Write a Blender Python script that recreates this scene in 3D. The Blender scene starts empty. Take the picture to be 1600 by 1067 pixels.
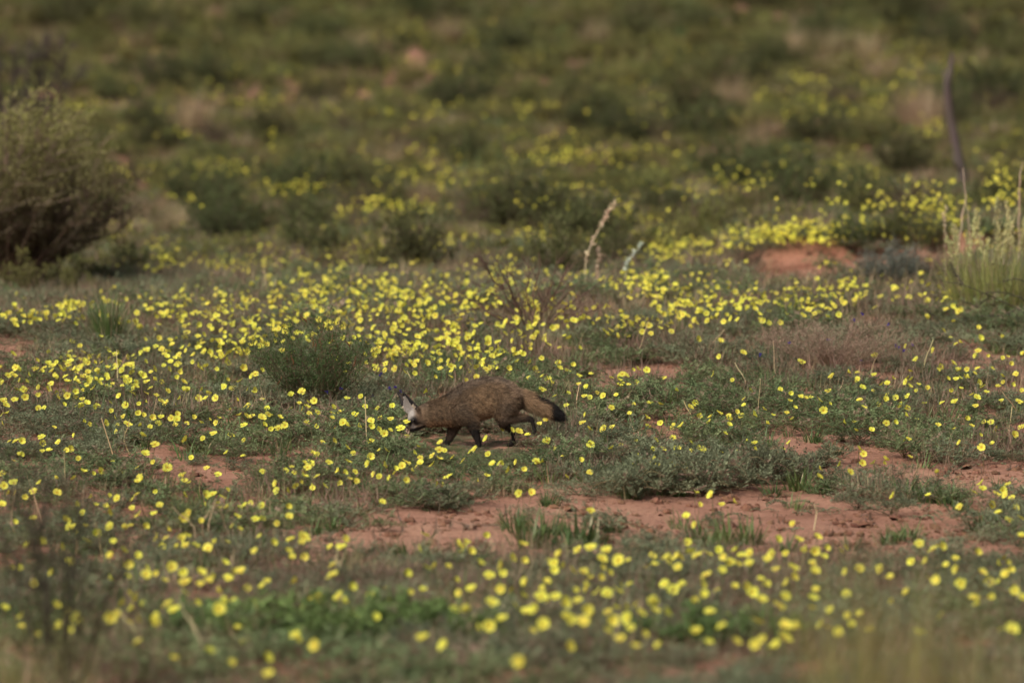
import bpy, math, random
import numpy as np
from mathutils import Vector

rng = np.random.default_rng(7)
random.seed(7)
sc = bpy.context.scene
COL = sc.collection

# ------------------------------------------------------------------ camera
D = 28.0            # metres to the fox
CH = 2.2            # eye height (a vehicle window)
FPX = 8400.0        # focal length in photo pixels (photo 1600 x 1067)
CX, CY, YH = 800.0, 533.5, 20.0
PITCH = math.atan((CY - YH) / FPX)
cam_d = bpy.data.cameras.new("camera")
cam = bpy.data.objects.new("camera", cam_d); COL.objects.link(cam)
cam.location = (0, 0, CH)
cam.rotation_euler = (math.pi / 2 - PITCH, 0, 0)
cam_d.sensor_width = 36.0
cam_d.lens = FPX / 1600.0 * 36.0
cam_d.clip_start = 0.5
cam_d.clip_end = 6000
cam_d.dof.use_dof = True
cam_d.dof.focus_distance = D + 0.05
cam_d.dof.aperture_fstop = (cam_d.lens / 1000.0) / 0.080
sc.camera = cam

# ------------------------------------------------------------------ world and sun
SUN_EL, SUN_AZ = math.radians(42), math.radians(-140)   # azimuth from +Y towards +X
w = bpy.data.worlds.new("World"); sc.world = w; w.use_nodes = True
nt = w.node_tree; nt.nodes.clear()
sky = nt.nodes.new("ShaderNodeTexSky"); sky.sky_type = 'NISHITA'; sky.sun_disc = False
sky.sun_elevation = SUN_EL; sky.sun_rotation = SUN_AZ
sky.air_density = 1.0; sky.dust_density = 7.0; sky.ozone_density = 0.6
hs = nt.nodes.new("ShaderNodeHueSaturation"); hs.inputs['Saturation'].default_value = 0.45
bg = nt.nodes.new("ShaderNodeBackground"); bg.inputs['Strength'].default_value = 0.11
ow = nt.nodes.new("ShaderNodeOutputWorld")
nt.links.new(sky.outputs[0], hs.inputs['Color']); nt.links.new(hs.outputs[0], bg.inputs[0]); nt.links.new(bg.outputs[0], ow.inputs[0])
sl = bpy.data.lights.new("sun", 'SUN'); sl.energy = 2.2; sl.angle = math.radians(10); sl.color = (1.0, 0.91, 0.74)
sun = bpy.data.objects.new("sun", sl); COL.objects.link(sun)
sdir = Vector((math.cos(SUN_EL) * math.sin(SUN_AZ), math.cos(SUN_EL) * math.cos(SUN_AZ), math.sin(SUN_EL)))
sun.rotation_euler = sdir.to_track_quat('Z', 'Y').to_euler()
sun.location = (0, 20, 30)
sc.view_settings.view_transform = 'Standard'
sc.view_settings.look = 'None'
sc.view_settings.gamma = 1.0
sc.view_settings.use_curve_mapping = False
sc.view_settings.exposure = 0.18
sc.cycles.max_bounces = 5
sc.cycles.diffuse_bounces = 3
sc.cycles.transmission_bounces = 2
sc.cycles.use_denoising = True

# ------------------------------------------------------------------ noise, terrain, pixel helpers
def _hash(ix, iy, s):
    n = (ix.astype(np.int64) * 374761393 + iy.astype(np.int64) * 668265263 + s * 982451653) & 0x7fffffff
    n = ((n ^ (n >> 13)) * 1274126177) & 0x7fffffff
    return ((n ^ (n >> 16)) & 0xffff) / 65535.0

def noise(x, y, s=0):
    x = np.asarray(x, float); y = np.asarray(y, float)
    ix, iy = np.floor(x), np.floor(y); fx, fy = x - ix, y - iy
    fx = fx * fx * (3 - 2 * fx); fy = fy * fy * (3 - 2 * fy)
    a, b = _hash(ix, iy, s), _hash(ix + 1, iy, s); c, d = _hash(ix, iy + 1, s), _hash(ix + 1, iy + 1, s)
    return (a * (1 - fx) + b * fx) * (1 - fy) + (c * (1 - fx) + d * fx) * fy - 0.5

def fbm(x, y, s=0, o=3):
    t = 0; a = 1.0
    for k in range(o):
        t = t + a * noise(np.asarray(x) * 2 ** k, np.asarray(y) * 2 ** k, s + k * 17); a *= 0.5
    return t

def sstep(a, b, x):
    t = np.clip((np.asarray(x, float) - a) / (b - a), 0, 1); return t * t * (3 - 2 * t)

def raydir(px, py):
    u = (np.asarray(px, float) - CX) / FPX; v = (CY - np.asarray(py, float)) / FPX
    c, s = math.cos(PITCH), math.sin(PITCH)
    dy = c + v * s; dz = v * c - s
    return u / dy, dz / dy            # per metre of depth

# depth of the ground seen on the middle column of the photo
_T = [(1340, .50), (1067, .655), (950, .75), (820, .875), (690, 1.0), (600, 1.10), (530, 1.18), (490, 1.26), (450, 1.40), (420, 1.53), (340, 1.94),
      (250, 2.48), (150, 3.25), (50, 4.0), (0, 4.4), (-100, 5.0), (-220, 5.8)]
_d = np.array([t[1] * D for t in _T]); _z = np.array([CH + t[1] * D * raydir(800, t[0])[1] for t in _T])
_dd = np.concatenate([[-50, 4], _d, [185, 230, 3000]]); _zz = np.concatenate([[0.05, 0.05], _z, [_z[-1] + 0.9, _z[-1] + 1.2, _z[-1] + 1.0]])
_gy = np.arange(-20, 420, 0.25); _gz = np.interp(_gy, _dd, _zz)
_k = np.exp(-0.5 * (np.arange(-16, 17) / 7.0) ** 2); _k /= _k.sum()
_gz = np.convolve(np.pad(_gz, 16, mode='edge'), _k, mode='valid')

def ground(x, y):
    x = np.asarray(x, float); y = np.asarray(y, float)
    z = np.interp(y, _gy, _gz)
    xc = np.clip(x, -14, 14)
    z = z + 0.045 * xc * sstep(31, 43, y) * (1 - 0.55 * sstep(55, 95, y))
    # sand ledge on the right
    yl = 41.0 + 0.35 * noise(x * 0.9, x * 0 + 3, 5) + 0.18 * noise(x * 3.1, x * 0, 8)
    win = sstep(1.55, 2.1, x) * (1 - sstep(4.6, 6.0, x))
    z = z + 0.17 * win * sstep(0, 0.55, y - yl) * (1 - sstep(3, 9, y - yl))
    z = z + 0.07 * win * np.exp(-((y - yl - 0.3) / 0.7) ** 2) * fbm(x * 4.5, y * 4.5, 66, 3)
    near = 1 - sstep(60, 110, y)
    z = z + near * (0.05 * fbm(x * 0.55, y * 0.35, 1) + 0.018 * fbm(x * 2.2, y * 2.0, 2))
    z = z + (1 - near) * 0.5 * fbm(x * 0.09, y * 0.07, 4)
    return z

def hit(px, py, h=0.0):
    """ground points seen at photo pixels, h metres above the ground"""
    px = np.atleast_1d(np.asarray(px, float)); py = np.atleast_1d(np.asarray(py, float)); h = np.broadcast_to(h, px.shape)
    a, b = raydir(px, py)
    ys = 9.0 * (240 / 9.0) ** (np.arange(260) / 259.0)
    lo = np.full(px.shape, 9.0); found = np.full(px.shape, 240.0)
    for c0 in range(0, len(px), 400):
        q = slice(c0, c0 + 400); Yg = np.broadcast_to(ys[None, :], (len(a[q]), 260))
        below = (CH + b[q][:, None] * Yg) < ground(a[q][:, None] * Yg, Yg) + h[q][:, None]
        k = np.where(below.any(1), below.argmax(1), 259); found[q] = ys[k]; lo[q] = ys[np.maximum(k - 1, 0)]
    hi = found.copy()
    for _ in range(14):
        m = (lo + hi) / 2; below = (CH + b * m) < ground(a * m, m) + h
        hi = np.where(below, m, hi); lo = np.where(below, lo, m)
    return np.stack([a * hi, hi, ground(a * hi, hi)], 1)

def at(px, py, y):
    a, b = raydir(px, py); return np.array([float(a) * y, y, CH + float(b) * y])

def project(P):
    P = np.asarray(P, float); c, s = math.cos(PITCH), math.sin(PITCH)
    x, y, z = P[:, 0], P[:, 1], P[:, 2] - CH
    dep = y * c - z * s; v = y * s + z * c
    return CX + FPX * x / dep, CY - FPX * v / dep

def G(px, py):
    return hit(px, py)[0]

# ------------------------------------------------------------------ mesh builder
class MB:
    def __init__(s): s.v, s.f, s.c, s.m, s.n = [], [], [], [], 0
    def add(s, V, F, C, mat=0):
        V = np.asarray(V, float); F = np.asarray(F, int)
        C = np.broadcast_to(np.asarray(C, float), (len(V), 3))
        s.v.append(V); s.f.append(F + s.n); s.c.append(C); s.m.append(np.full(len(F), mat)); s.n += len(V)
    def leaves(s, P, Dr, L, W, C, fold=0.15, mat=0):
        P = np.asarray(P, float); N = len(P); Dr = Dr / (np.linalg.norm(Dr, axis=1, keepdims=True) + 1e-9)
        R = rng.normal(size=(N, 3)); R[:, 2] = np.abs(R[:, 2]) + 0.6
        S = np.cross(Dr, R); S /= (np.linalg.norm(S, axis=1, keepdims=True) + 1e-9); Nn = np.cross(S, Dr)
        L = np.broadcast_to(L, N)[:, None]; W = np.broadcast_to(W, N)[:, None]
        mid = P + Dr * L * 0.5
        V = np.stack([P, mid + S * W / 2 + Nn * W * fold, P + Dr * L, mid - S * W / 2 + Nn * W * fold], 1).reshape(-1, 3)
        i = np.arange(N)[:, None] * 4
        F = np.concatenate([i + [0, 1, 2], i + [0, 2, 3]], 0)
        s.add(V, F, np.repeat(np.broadcast_to(C, (N, 3)), 4, axis=0), mat)
    def blades(s, P, az, L, W, lean, bend, C, seg=3, mat=0):
        P = np.asarray(P, float); N = len(P)
        az, L, W, lean, bend = [np.broadcast_to(np.asarray(q, float), N) for q in (az, L, W, lean, bend)]
        dx, dy = np.cos(az), np.sin(az); sx, sy = -dy, dx
        rows = []; p = P.copy(); ang = lean.copy()
        for k in range(seg + 1):
            t = k / seg; ww = W * (1 - t ** 1.6) * 0.5 + 0.0003
            rows.append(p + np.stack([sx * ww, sy * ww, 0 * ww], 1)); rows.append(p - np.stack([sx * ww, sy * ww, 0 * ww], 1))
            st = L / seg
            p = p + np.stack([dx * np.sin(ang) * st, dy * np.sin(ang) * st, np.cos(ang) * st], 1); ang = ang + bend / seg
        V = np.stack(rows, 1).reshape(-1, 3); n = 2 * (seg + 1); i = np.arange(N)[:, None] * n; F = []
        for k in range(seg):
            a = 2 * k; F += [i + [a, a + 1, a + 3], i + [a, a + 3, a + 2]]
        s.add(V, np.concatenate(F, 0), np.repeat(np.broadcast_to(C, (N, 3)), n, axis=0), mat)
    def tube(s, pts, rad, C, n=5, mat=0):
        pts = np.asarray(pts, float); k = len(pts); rad = np.broadcast_to(rad, k)
        T = np.gradient(pts, axis=0); T /= np.linalg.norm(T, axis=1, keepdims=True) + 1e-9
        ref = np.array([0.3, 0.95, 0.1]); V = []
        for i in range(k):
            a = np.cross(T[i], ref)
            if np.linalg.norm(a) < 1e-3: a = np.cross(T[i], [1, 0, 0])
            a /= np.linalg.norm(a); b = np.cross(T[i], a)
            for j in range(n):
                t = 2 * math.pi * j / n; V.append(pts[i] + rad[i] * (a * math.cos(t) + b * math.sin(t)))
        F = []
        for i in range(k - 1):
            for j in range(n):
                a, b, c, d = i * n + j, i * n + (j + 1) % n, (i + 1) * n + (j + 1) % n, (i + 1) * n + j
                F += [[a, b, c], [a, c, d]]
        for j in range(1, n - 1):
            F += [[0, j + 1, j], [(k - 1) * n, (k - 1) * n + j, (k - 1) * n + j + 1]]
        if np.ndim(C) == 2: C = np.repeat(np.asarray(C), n, axis=0)
        s.add(V, F, C, mat)
    def mesh(s, name, mats, smooth=False):
        V = np.concatenate(s.v); F = np.concatenate(s.f); C = np.concatenate(s.c); M = np.concatenate(s.m)
        me = bpy.data.meshes.new(name)
        me.vertices.add(len(V)); me.vertices.foreach_set("co", V.astype(np.float32).ravel())
        me.loops.add(len(F) * 3); me.loops.foreach_set("vertex_index", F.astype(np.int32).ravel())
        me.polygons.add(len(F)); me.polygons.foreach_set("loop_start", (np.arange(len(F)) * 3).astype(np.int32))
        me.polygons.foreach_set("material_index", M.astype(np.int32))
        me.polygons.foreach_set("use_smooth", np.full(len(F), smooth))
        at_ = me.attributes.new("Col", 'FLOAT_COLOR', 'POINT')
        at_.data.foreach_set("color", np.concatenate([C, np.ones((len(C), 1))], 1).astype(np.float32).ravel())
        for m in (mats if isinstance(mats, (list, tuple)) else [mats]): me.materials.append(m)
        me.update(calc_edges=True); return me

def jit(base, n, v=0.25, h=0.08):
    """n colours scattered round a base colour"""
    b = np.asarray(base, float)
    return np.clip(b * (1 + v * rng.uniform(-1, 1, (n, 1))) * (1 + h * rng.uniform(-1, 1, (n, 3))), 0.003, 1)

def obj(name, me, parent=None, loc=(0, 0, 0), rot=(0, 0, 0), scale=1.0):
    o = bpy.data.objects.new(name, me); COL.objects.link(o)
    o.location = [float(q) for q in loc]; o.rotation_euler = rot
    o.scale = (scale,) * 3 if np.ndim(scale) == 0 else [float(q) for q in scale]
    if parent: o.parent = parent
    return o

def tag(o, label, cat, group=None, kind=None):
    o['label'] = label; o['category'] = cat
    if group: o['group'] = group
    if kind: o['kind'] = kind
    return o

def thing(name, label, cat, loc, group=None, rotz=0.0, scale=1.0):
    return tag(obj(name, None, None, loc, (0, 0, rotz), scale), label, cat, group)

# ------------------------------------------------------------------ materials
def veg_mat(name, transl=0.35, rough=0.6, var=0.35, hue=0.03, spec=0.25, attr_random=True):
    m = bpy.data.materials.new(name); m.use_nodes = True; t = m.node_tree; t.nodes.clear()
    o = t.nodes.new("ShaderNodeOutputMaterial"); a = t.nodes.new("ShaderNodeAttribute"); a.attribute_name = "Col"
    oi = t.nodes.new("ShaderNodeObjectInfo"); h = t.nodes.new("ShaderNodeHueSaturation")
    r1 = t.nodes.new("ShaderNodeMapRange"); r1.inputs[3].default_value = 1 - var; r1.inputs[4].default_value = 1 + var
    r2 = t.nodes.new("ShaderNodeMapRange"); r2.inputs[3].default_value = 0.5 - hue; r2.inputs[4].default_value = 0.5 + hue
    mm = t.nodes.new("ShaderNodeMath"); mm.operation = 'MULTIPLY'; mm.inputs[1].default_value = 7.31
    fr = t.nodes.new("ShaderNodeMath"); fr.operation = 'FRACT'
    t.links.new(oi.outputs['Random'], r1.inputs[0]); t.links.new(oi.outputs['Random'], mm.inputs[0]); t.links.new(mm.outputs[0], fr.inputs[0]); t.links.new(fr.outputs[0], r2.inputs[0])
    t.links.new(a.outputs['Color'], h.inputs['Color']); t.links.new(r1.outputs[0], h.inputs['Value']); t.links.new(r2.outputs[0], h.inputs['Hue'])
    p = t.nodes.new("ShaderNodeBsdfPrincipled"); p.inputs['Roughness'].default_value = rough
    p.inputs['Specular IOR Level'].default_value = spec
    t.links.new(h.outputs[0], p.inputs['Base Color'])
    if transl > 0:
        tr = t.nodes.new("ShaderNodeBsdfTranslucent"); mx = t.nodes.new("ShaderNodeMixShader"); mx.inputs[0].default_value = transl
        t.links.new(h.outputs[0], tr.inputs[0]); t.links.new(p.outputs[0], mx.inputs[1]); t.links.new(tr.outputs[0], mx.inputs[2]); t.links.new(mx.outputs[0], o.inputs[0])
    else: t.links.new(p.outputs[0], o.inputs[0])
    return m

M_leaf = veg_mat("leaf", 0.3, 0.65, 0.28, 0.02)
M_grass = veg_mat("grass_blade", 0.3, 0.5, 0.25, 0.02, 0.35)
M_dry = veg_mat("dry_stem", 0.15, 0.8, 0.2, 0.015, 0.15)
M_petal = veg_mat("petal", 0.35, 0.6, 0.16, 0.012, 0.12)
M_wood = veg_mat("weathered_wood", 0.0, 0.9, 0.15, 0.01, 0.15)

def sand_mat():
    m = bpy.data.materials.new("red_sand"); m.use_nodes = True; t = m.node_tree; t.nodes.clear(); N = t.nodes.new
    o = N("ShaderNodeOutputMaterial"); p = N("ShaderNodeBsdfPrincipled"); tc = N("ShaderNodeTexCoord")
    p.inputs['Roughness'].default_value = 0.95; p.inputs['Specular IOR Level'].default_value = 0.1
    n1 = N("ShaderNodeTexNoise"); n1.inputs['Scale'].default_value = 0.9; n1.inputs['Detail'].default_value = 8; n1.inputs['Roughness'].default_value = 0.65
    cr = N("ShaderNodeValToRGB"); e = cr.color_ramp.elements
    e[0].position = 0.33; e[0].color = (0.215, 0.105, 0.068, 1); e[1].position = 0.64; e[1].color = (0.385, 0.218, 0.150, 1)
    x = cr.color_ramp.elements.new(0.48); x.color = (0.315, 0.166, 0.117, 1)
    n2 = N("ShaderNodeTexNoise"); n2.inputs['Scale'].default_value = 38; n2.inputs['Detail'].default_value = 5; n2.inputs['Roughness'].default_value = 0.7
    c2 = N("ShaderNodeValToRGB"); e = c2.color_ramp.elements
    e[0].position = 0.36; e[0].color = (0.45, 0.40, 0.38, 1); e[1].position = 0.5; e[1].color = (1, 1, 1, 1)
    mx = N("ShaderNodeMix"); mx.data_type = 'RGBA'; mx.blend_type = 'MULTIPLY'; mx.inputs[0].default_value = 0.75
    b = N("ShaderNodeBump"); b.inputs['Strength'].default_value = 0.6; b.inputs['Distance'].default_value = 0.02
    n3 = N("ShaderNodeTexNoise"); n3.inputs['Scale'].default_value = 60; n3.inputs['Detail'].default_value = 4
    for n in (n1, n2, n3): t.links.new(tc.outputs['Object'], n.inputs['Vector'])
    t.links.new(n1.outputs[0], cr.inputs[0]); t.links.new(n2.outputs[0], c2.inputs[0])
    t.links.new(cr.outputs[0], mx.inputs[6]); t.links.new(c2.outputs[0], mx.inputs[7]); 
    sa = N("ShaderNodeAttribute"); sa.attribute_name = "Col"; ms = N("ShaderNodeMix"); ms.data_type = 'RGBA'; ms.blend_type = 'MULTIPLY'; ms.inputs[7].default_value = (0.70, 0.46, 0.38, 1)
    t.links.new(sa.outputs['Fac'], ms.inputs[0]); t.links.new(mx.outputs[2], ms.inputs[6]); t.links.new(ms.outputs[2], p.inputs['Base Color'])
    t.links.new(n3.outputs[0], b.inputs['Height']); t.links.new(b.outputs[0], p.inputs['Normal']); t.links.new(p.outputs[0], o.inputs[0])
    return m
M_sand = sand_mat()

# ------------------------------------------------------------------ ground
def spaced(a, b, step, grow, far):
    v = [a]
    while v[-1] < b: v.append(v[-1] + step)
    s = step
    while v[-1] < far: s *= grow; v.append(v[-1] + s)
    return np.array(v)
xp = spaced(0, 4.6, 0.05, 1.10, 2500); xs = np.concatenate([-xp[:0:-1], xp])
yf = spaced(15, 46, 0.06, 1.022, 260); yf = np.concatenate([yf, spaced(yf[-1] + 10, yf[-1] + 11, 10, 1.3, 3000)])
ys = np.concatenate([[-1500, -300, -60, -20, -5, 3, 7, 9, 11, 12, 13, 13.7, 14.3, 14.7], yf])
XX, YY = np.meshgrid(xs, ys)
ZZ = ground(XX, YY)
fine = (1 - sstep(50, 60, YY)) * (1 - sstep(4.5, 7, np.abs(XX)))
ZZ = ZZ + fine * (0.010 * fbm(XX * 6, YY * 6, 31, 3) + 0.012 * np.clip(fbm(XX * 9, YY * 9, 47, 2), 0.12, 1))
nx, ny = len(xs), len(ys)
idx = np.arange(nx * ny).reshape(ny, nx)
a, b, c, d = idx[:-1, :-1].ravel(), idx[:-1, 1:].ravel(), idx[1:, 1:].ravel(), idx[1:, :-1].ravel()
# darker, redder sand tone along the ledge, in uneven patches
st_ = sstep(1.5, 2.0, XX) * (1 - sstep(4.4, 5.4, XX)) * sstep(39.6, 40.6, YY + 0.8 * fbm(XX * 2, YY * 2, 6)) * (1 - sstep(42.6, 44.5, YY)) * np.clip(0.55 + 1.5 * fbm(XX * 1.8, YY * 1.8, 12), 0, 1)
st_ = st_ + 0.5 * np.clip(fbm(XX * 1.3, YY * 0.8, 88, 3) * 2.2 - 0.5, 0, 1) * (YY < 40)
SAND_TONE = np.stack([np.clip(st_, 0, 1).ravel()] * 3, 1)
mb = MB(); mb.add(np.stack([XX.ravel(), YY.ravel(), ZZ.ravel()], 1), np.concatenate([np.stack([a, b, c], 1), np.stack([a, c, d], 1)]), SAND_TONE)
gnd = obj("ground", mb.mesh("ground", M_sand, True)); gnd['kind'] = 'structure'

# bare sand as the photo shows it: cx, cy, rx, ry in photo pixels
BARE = [(350, 742, 95, 17), (262, 716, 28, 7), (440, 722, 60, 10), (620, 836, 135, 27), (545, 852, 70, 16), (745, 815, 95, 24), (960, 795, 140, 17),
        (890, 848, 110, 22), (1010, 835, 90, 28), (1130, 785, 110, 20), (1160, 822, 100, 18), (1260, 694, 62, 15), (1215, 765, 90, 16),
        (1330, 705, 50, 14), (1400, 838, 120, 32), (1290, 812, 90, 18), (1480, 745, 90, 14), (1560, 745, 80, 24), (1490, 806, 70, 18), (1375, 728, 60, 10),
        (1020, 582, 62, 12), (935, 590, 24, 8), (1335, 573, 64, 9), (1385, 590, 30, 5), (15, 545, 60, 24), (960, 672, 18, 6), (1010, 668, 15, 5),
        (470, 1044, 75, 15), (95, 1046, 35, 9), (880, 1052, 180, 13), (1180, 1046, 170, 16), (560, 1062, 60, 9), (1060, 640, 25, 6), (700, 702, 30, 5),
        (1230, 418, 70, 26), (1360, 410, 140, 20), (1200, 425, 40, 18), (1480, 405, 40, 14), (590, 575, 18, 8), (1520, 660, 40, 8), (1585, 620, 26, 6),
        (480, 845, 30, 10), (130, 760, 35, 9), (720, 855, 90, 12), (1500, 850, 60, 18), (1180, 856, 60, 10), (1300, 850, 70, 16)]
BARE = [(cx, cy, rx * (0.95 if 380 < cy < 440 else 0.92), ry * (1.0 if 380 < cy < 440 else 0.80)) for cx, cy, rx, ry in BARE]

def bare(px, py, grow=1.0):
    px = np.asarray(px, float); py = np.asarray(py, float)
    q = np.full(px.shape, 9.0)
    for cx, cy, rx, ry in BARE:
        q = np.minimum(q, ((px - cx) / (rx * grow)) ** 2 + ((py - cy) / (ry * grow + 2)) ** 2)
    return q + 0.9 * fbm(px / 22.0, py / 11.0, 77, 2)

# ------------------------------------------------------------------ prototype plants
GREY = np.array([0.178, 0.200, 0.118]); GREEN = np.array([0.098, 0.148, 0.048]); OLIVE = np.array([0.172, 0.172, 0.054])
STRAW = np.array([0.36, 0.28, 0.165]); PINKDRY = np.array([0.235, 0.165, 0.12]); BROWN = np.array([0.115, 0.085, 0.062]); DKGREEN = np.array([0.080, 0.092, 0.034])

def creeping_mat(R, H, nst, leafc, nleaf=9, ll=0.011, dry=0.13):
    """trailing stems carrying feathery leaves"""
    mb = MB(); P = []; Dv = []; L = []; C = []
    for k in range(nst):
        az = rng.uniform(0, 2 * math.pi); Ls = R * rng.uniform(0.55, 1.1); hh = H * rng.uniform(0.25, 1.0)
        n = 7; t = np.linspace(0, 1, n); cv = rng.normal(0, 0.35)
        pts = np.stack([Ls * t * np.cos(az + cv * t), Ls * t * np.sin(az + cv * t), hh * np.sin(np.pi * (0.12 + 0.72 * t)) ** 0.8 - 0.02 * (1 - t)], 1)
        mb.tube(pts, np.linspace(0.0016, 0.0008, n), jit([0.16, 0.12, 0.07], 1)[0], 3, 1)
        for q in range(nleaf):
            tt = rng.uniform(0.15, 1.0); base = np.array([np.interp(tt, t, pts[:, i]) for i in range(3)])
            la = rng.uniform(0, 2 * math.pi); el = rng.uniform(-0.1, 0.9); lf = rng.uniform(0.028, 0.055)
            ax = np.array([math.cos(la) * math.cos(el), math.sin(la) * math.cos(el), math.sin(el)])
            sd = np.cross(ax, [0, 0, 1]); sd /= np.linalg.norm(sd)
            col = (leafc if rng.random() > dry else PINKDRY) * rng.uniform(0.65, 1.35)
            for m in range(5):
                u = base + ax * lf * (m + 1) / 5.0
                for sgn in (-1, 1):
                    P.append(u); Dv.append(ax * 0.55 + sd * sgn + np.array([0, 0, 0.25])); L.append(ll * rng.uniform(0.8, 1.3)); C.append(col * rng.uniform(0.8, 1.2))
    mb.leaves(np.array(P), np.array(Dv), np.array(L), np.array(L) * 0.5, np.array(C))
    return mb

def grass_tuft(R, H, n, col, wid=0.006, lean=0.7, bend=0.9, straw=0.1, mat=0):
    mb = MB(); r = R * np.sqrt(rng.uniform(0, 1, n)) * 0.5; az = rng.uniform(0, 2 * math.pi, n)
    P = np.stack([r * np.cos(az), r * np.sin(az), np.full(n, -0.01)], 1)
    C = jit(col, n, 0.35); k = rng.random(n) < straw; C[k] = jit(STRAW, k.sum(), 0.3)
    mb.blades(P, az + rng.normal(0, 0.5, n), H * rng.uniform(0.45, 1.1, n), wid * rng.uniform(0.6, 1.3, n), np.abs(rng.normal(0, lean, n)) * 0.6 + r / max(R, 1e-3) * lean * 0.5, np.abs(rng.normal(0, bend, n)), C, 3, mat)
    return mb

def dry_mesh(R, H, n, col):
    mb = MB()
    r = R * np.sqrt(rng.uniform(0, 1, n)); az = rng.uniform(0, 2 * math.pi, n)
    P = np.stack([r * np.cos(az), r * np.sin(az), rng.uniform(-0.01, H * 0.4, n)], 1)
    mb.blades(P, rng.uniform(0, 6.28, n), H * rng.uniform(0.4, 1.2, n), rng.uniform(0.0016, 0.0032, n), rng.uniform(0.1, 1.3, n), rng.normal(0, 0.8, n), jit(col, n, 0.4), 3)
    return mb

def flower_mesh(tilt, openness, R, stalk=0.12):
    """five broad petals in a shallow cup on a thin stalk; origin at the cup, facing +Y when tilted"""
    mb = MB(); ct, st = math.cos(tilt), math.sin(tilt); rr = math.radians
    def rot(V): return np.stack([V[:, 0], V[:, 1] * ct + V[:, 2] * st, -V[:, 1] * st + V[:, 2] * ct], 1)
    for k in range(5):
        a = 2 * math.pi * k / 5 + rng.normal(0, 0.06); L = R * rng.uniform(0.9, 1.1); W = R * rng.uniform(0.88, 1.08)
        up = openness + rng.normal(0, 0.12)
        rows = [(0.08, 0.14), (0.5, 0.72), (0.85, 0.95), (1.0, 0.5)]; V = []; C = []
        for (t, wv) in rows:
            e = up * (1 - 0.35 * t); x = L * t * math.cos(e); z = L * t * math.sin(e)
            for s_ in (-1, 0, 1):
                V.append([x, s_ * W * wv * 0.5, z - 0.0 * abs(s_) + 0.10 * R * abs(s_) * t]); C.append([0.60, 0.42, 0.03] if t < 0.2 else np.array([0.76, 0.73, 0.11]) * rng.uniform(0.94, 1.05))
        V = np.array(V); c, s_ = math.cos(a), math.sin(a)
        V = np.stack([V[:, 0] * c - V[:, 1] * s_, V[:, 0] * s_ + V[:, 1] * c, V[:, 2]], 1); F = []
        for i in range(3):
            for j in range(2):
                q = i * 3 + j; F += [[q, q + 1, q + 4], [q, q + 4, q + 3]]
        mb.add(rot(V), F, C, 0)
    # stamens
    V = []; F = []
    for j in range(6):
        t = 2 * math.pi * j / 6; V.append([0.13 * R * math.cos(t), 0.13 * R * math.sin(t), 0.05 * R])
    V.append([0, 0, 0.3 * R]); F = [[j, (j + 1) % 6, 6] for j in range(6)]
    mb.add(rot(np.array(V)), F, (0.50, 0.24, 0.02), 0)
    b = rng.normal(0, 0.012, 2)
    pts = np.array([[0, 0, 0], [0, -st * 0.006, -0.010], [b[0] * .6, b[1] * .6 - st * 0.008, -stalk * 0.5], [b[0], b[1], -stalk]])
    mb.tube(pts, [0.0022, 0.0015, 0.0013, 0.0014], (0.14, 0.16, 0.06), 3, 1)
    return mb

flower_meshes = []
for k in range(12):
    flower_meshes.append(flower_mesh(rng.uniform(0.40, 1.30), rng.choice([0.2, 0.35, 0.5, 0.8, 1.15]), rng.uniform(0.0190, 0.0238)).mesh("flower", [M_petal, M_leaf], True))
mat_meshes = [creeping_mat(rng.uniform(0.17, 0.24), rng.uniform(0.05, 0.10), 15, GREY * rng.uniform(0.85, 1.1), 9).mesh("creeping_foliage", [M_leaf, M_dry]) for k in range(4)]
mat_meshes += [creeping_mat(0.20, 0.11, 14, GREEN * 0.6 + GREY * 0.5, 9, 0.012).mesh("creeping_foliage", [M_leaf, M_dry]) for k in range(2)]

# ------------------------------------------------------------------ scattering ("stuff" only)
def scatter_group():
    g = bpy.data.node_groups.new("scatter", 'GeometryNodeTree')
    g.interface.new_socket("Geometry", in_out='INPUT', socket_type='NodeSocketGeometry')
    g.interface.new_socket("Collection", in_out='INPUT', socket_type='NodeSocketCollection')
    g.interface.new_socket("Geometry", in_out='OUTPUT', socket_type='NodeSocketGeometry')
    N = g.nodes.new; gi = N("NodeGroupInput"); go = N("NodeGroupOutput"); ci = N("GeometryNodeCollectionInfo")
    ci.inputs['Separate Children'].default_value = True; ci.inputs['Reset Children'].default_value = True
    ip = N("GeometryNodeInstanceOnPoints"); ip.inputs['Pick Instance'].default_value = True
    def na(n, t):
        q = N("GeometryNodeInputNamedAttribute"); q.data_type = t; q.inputs['Name'].default_value = n
        return [s for s in q.outputs if s.enabled and s.name == 'Attribute'][0]
    er = N("FunctionNodeEulerToRotation")
    g.links.new(gi.outputs['Geometry'], ip.inputs['Points']); g.links.new(gi.outputs['Collection'], ci.inputs['Collection'])
    g.links.new(ci.outputs[0], ip.inputs['Instance']); g.links.new(na("which", 'INT'), ip.inputs['Instance Index'])
    g.links.new(na("euler", 'FLOAT_VECTOR'), er.inputs[0]); g.links.new(er.outputs[0], ip.inputs['Rotation'])
    g.links.new(na("size", 'FLOAT_VECTOR'), ip.inputs['Scale']); g.links.new(ip.outputs[0], go.inputs[0])
    return g
SG = scatter_group()

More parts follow.
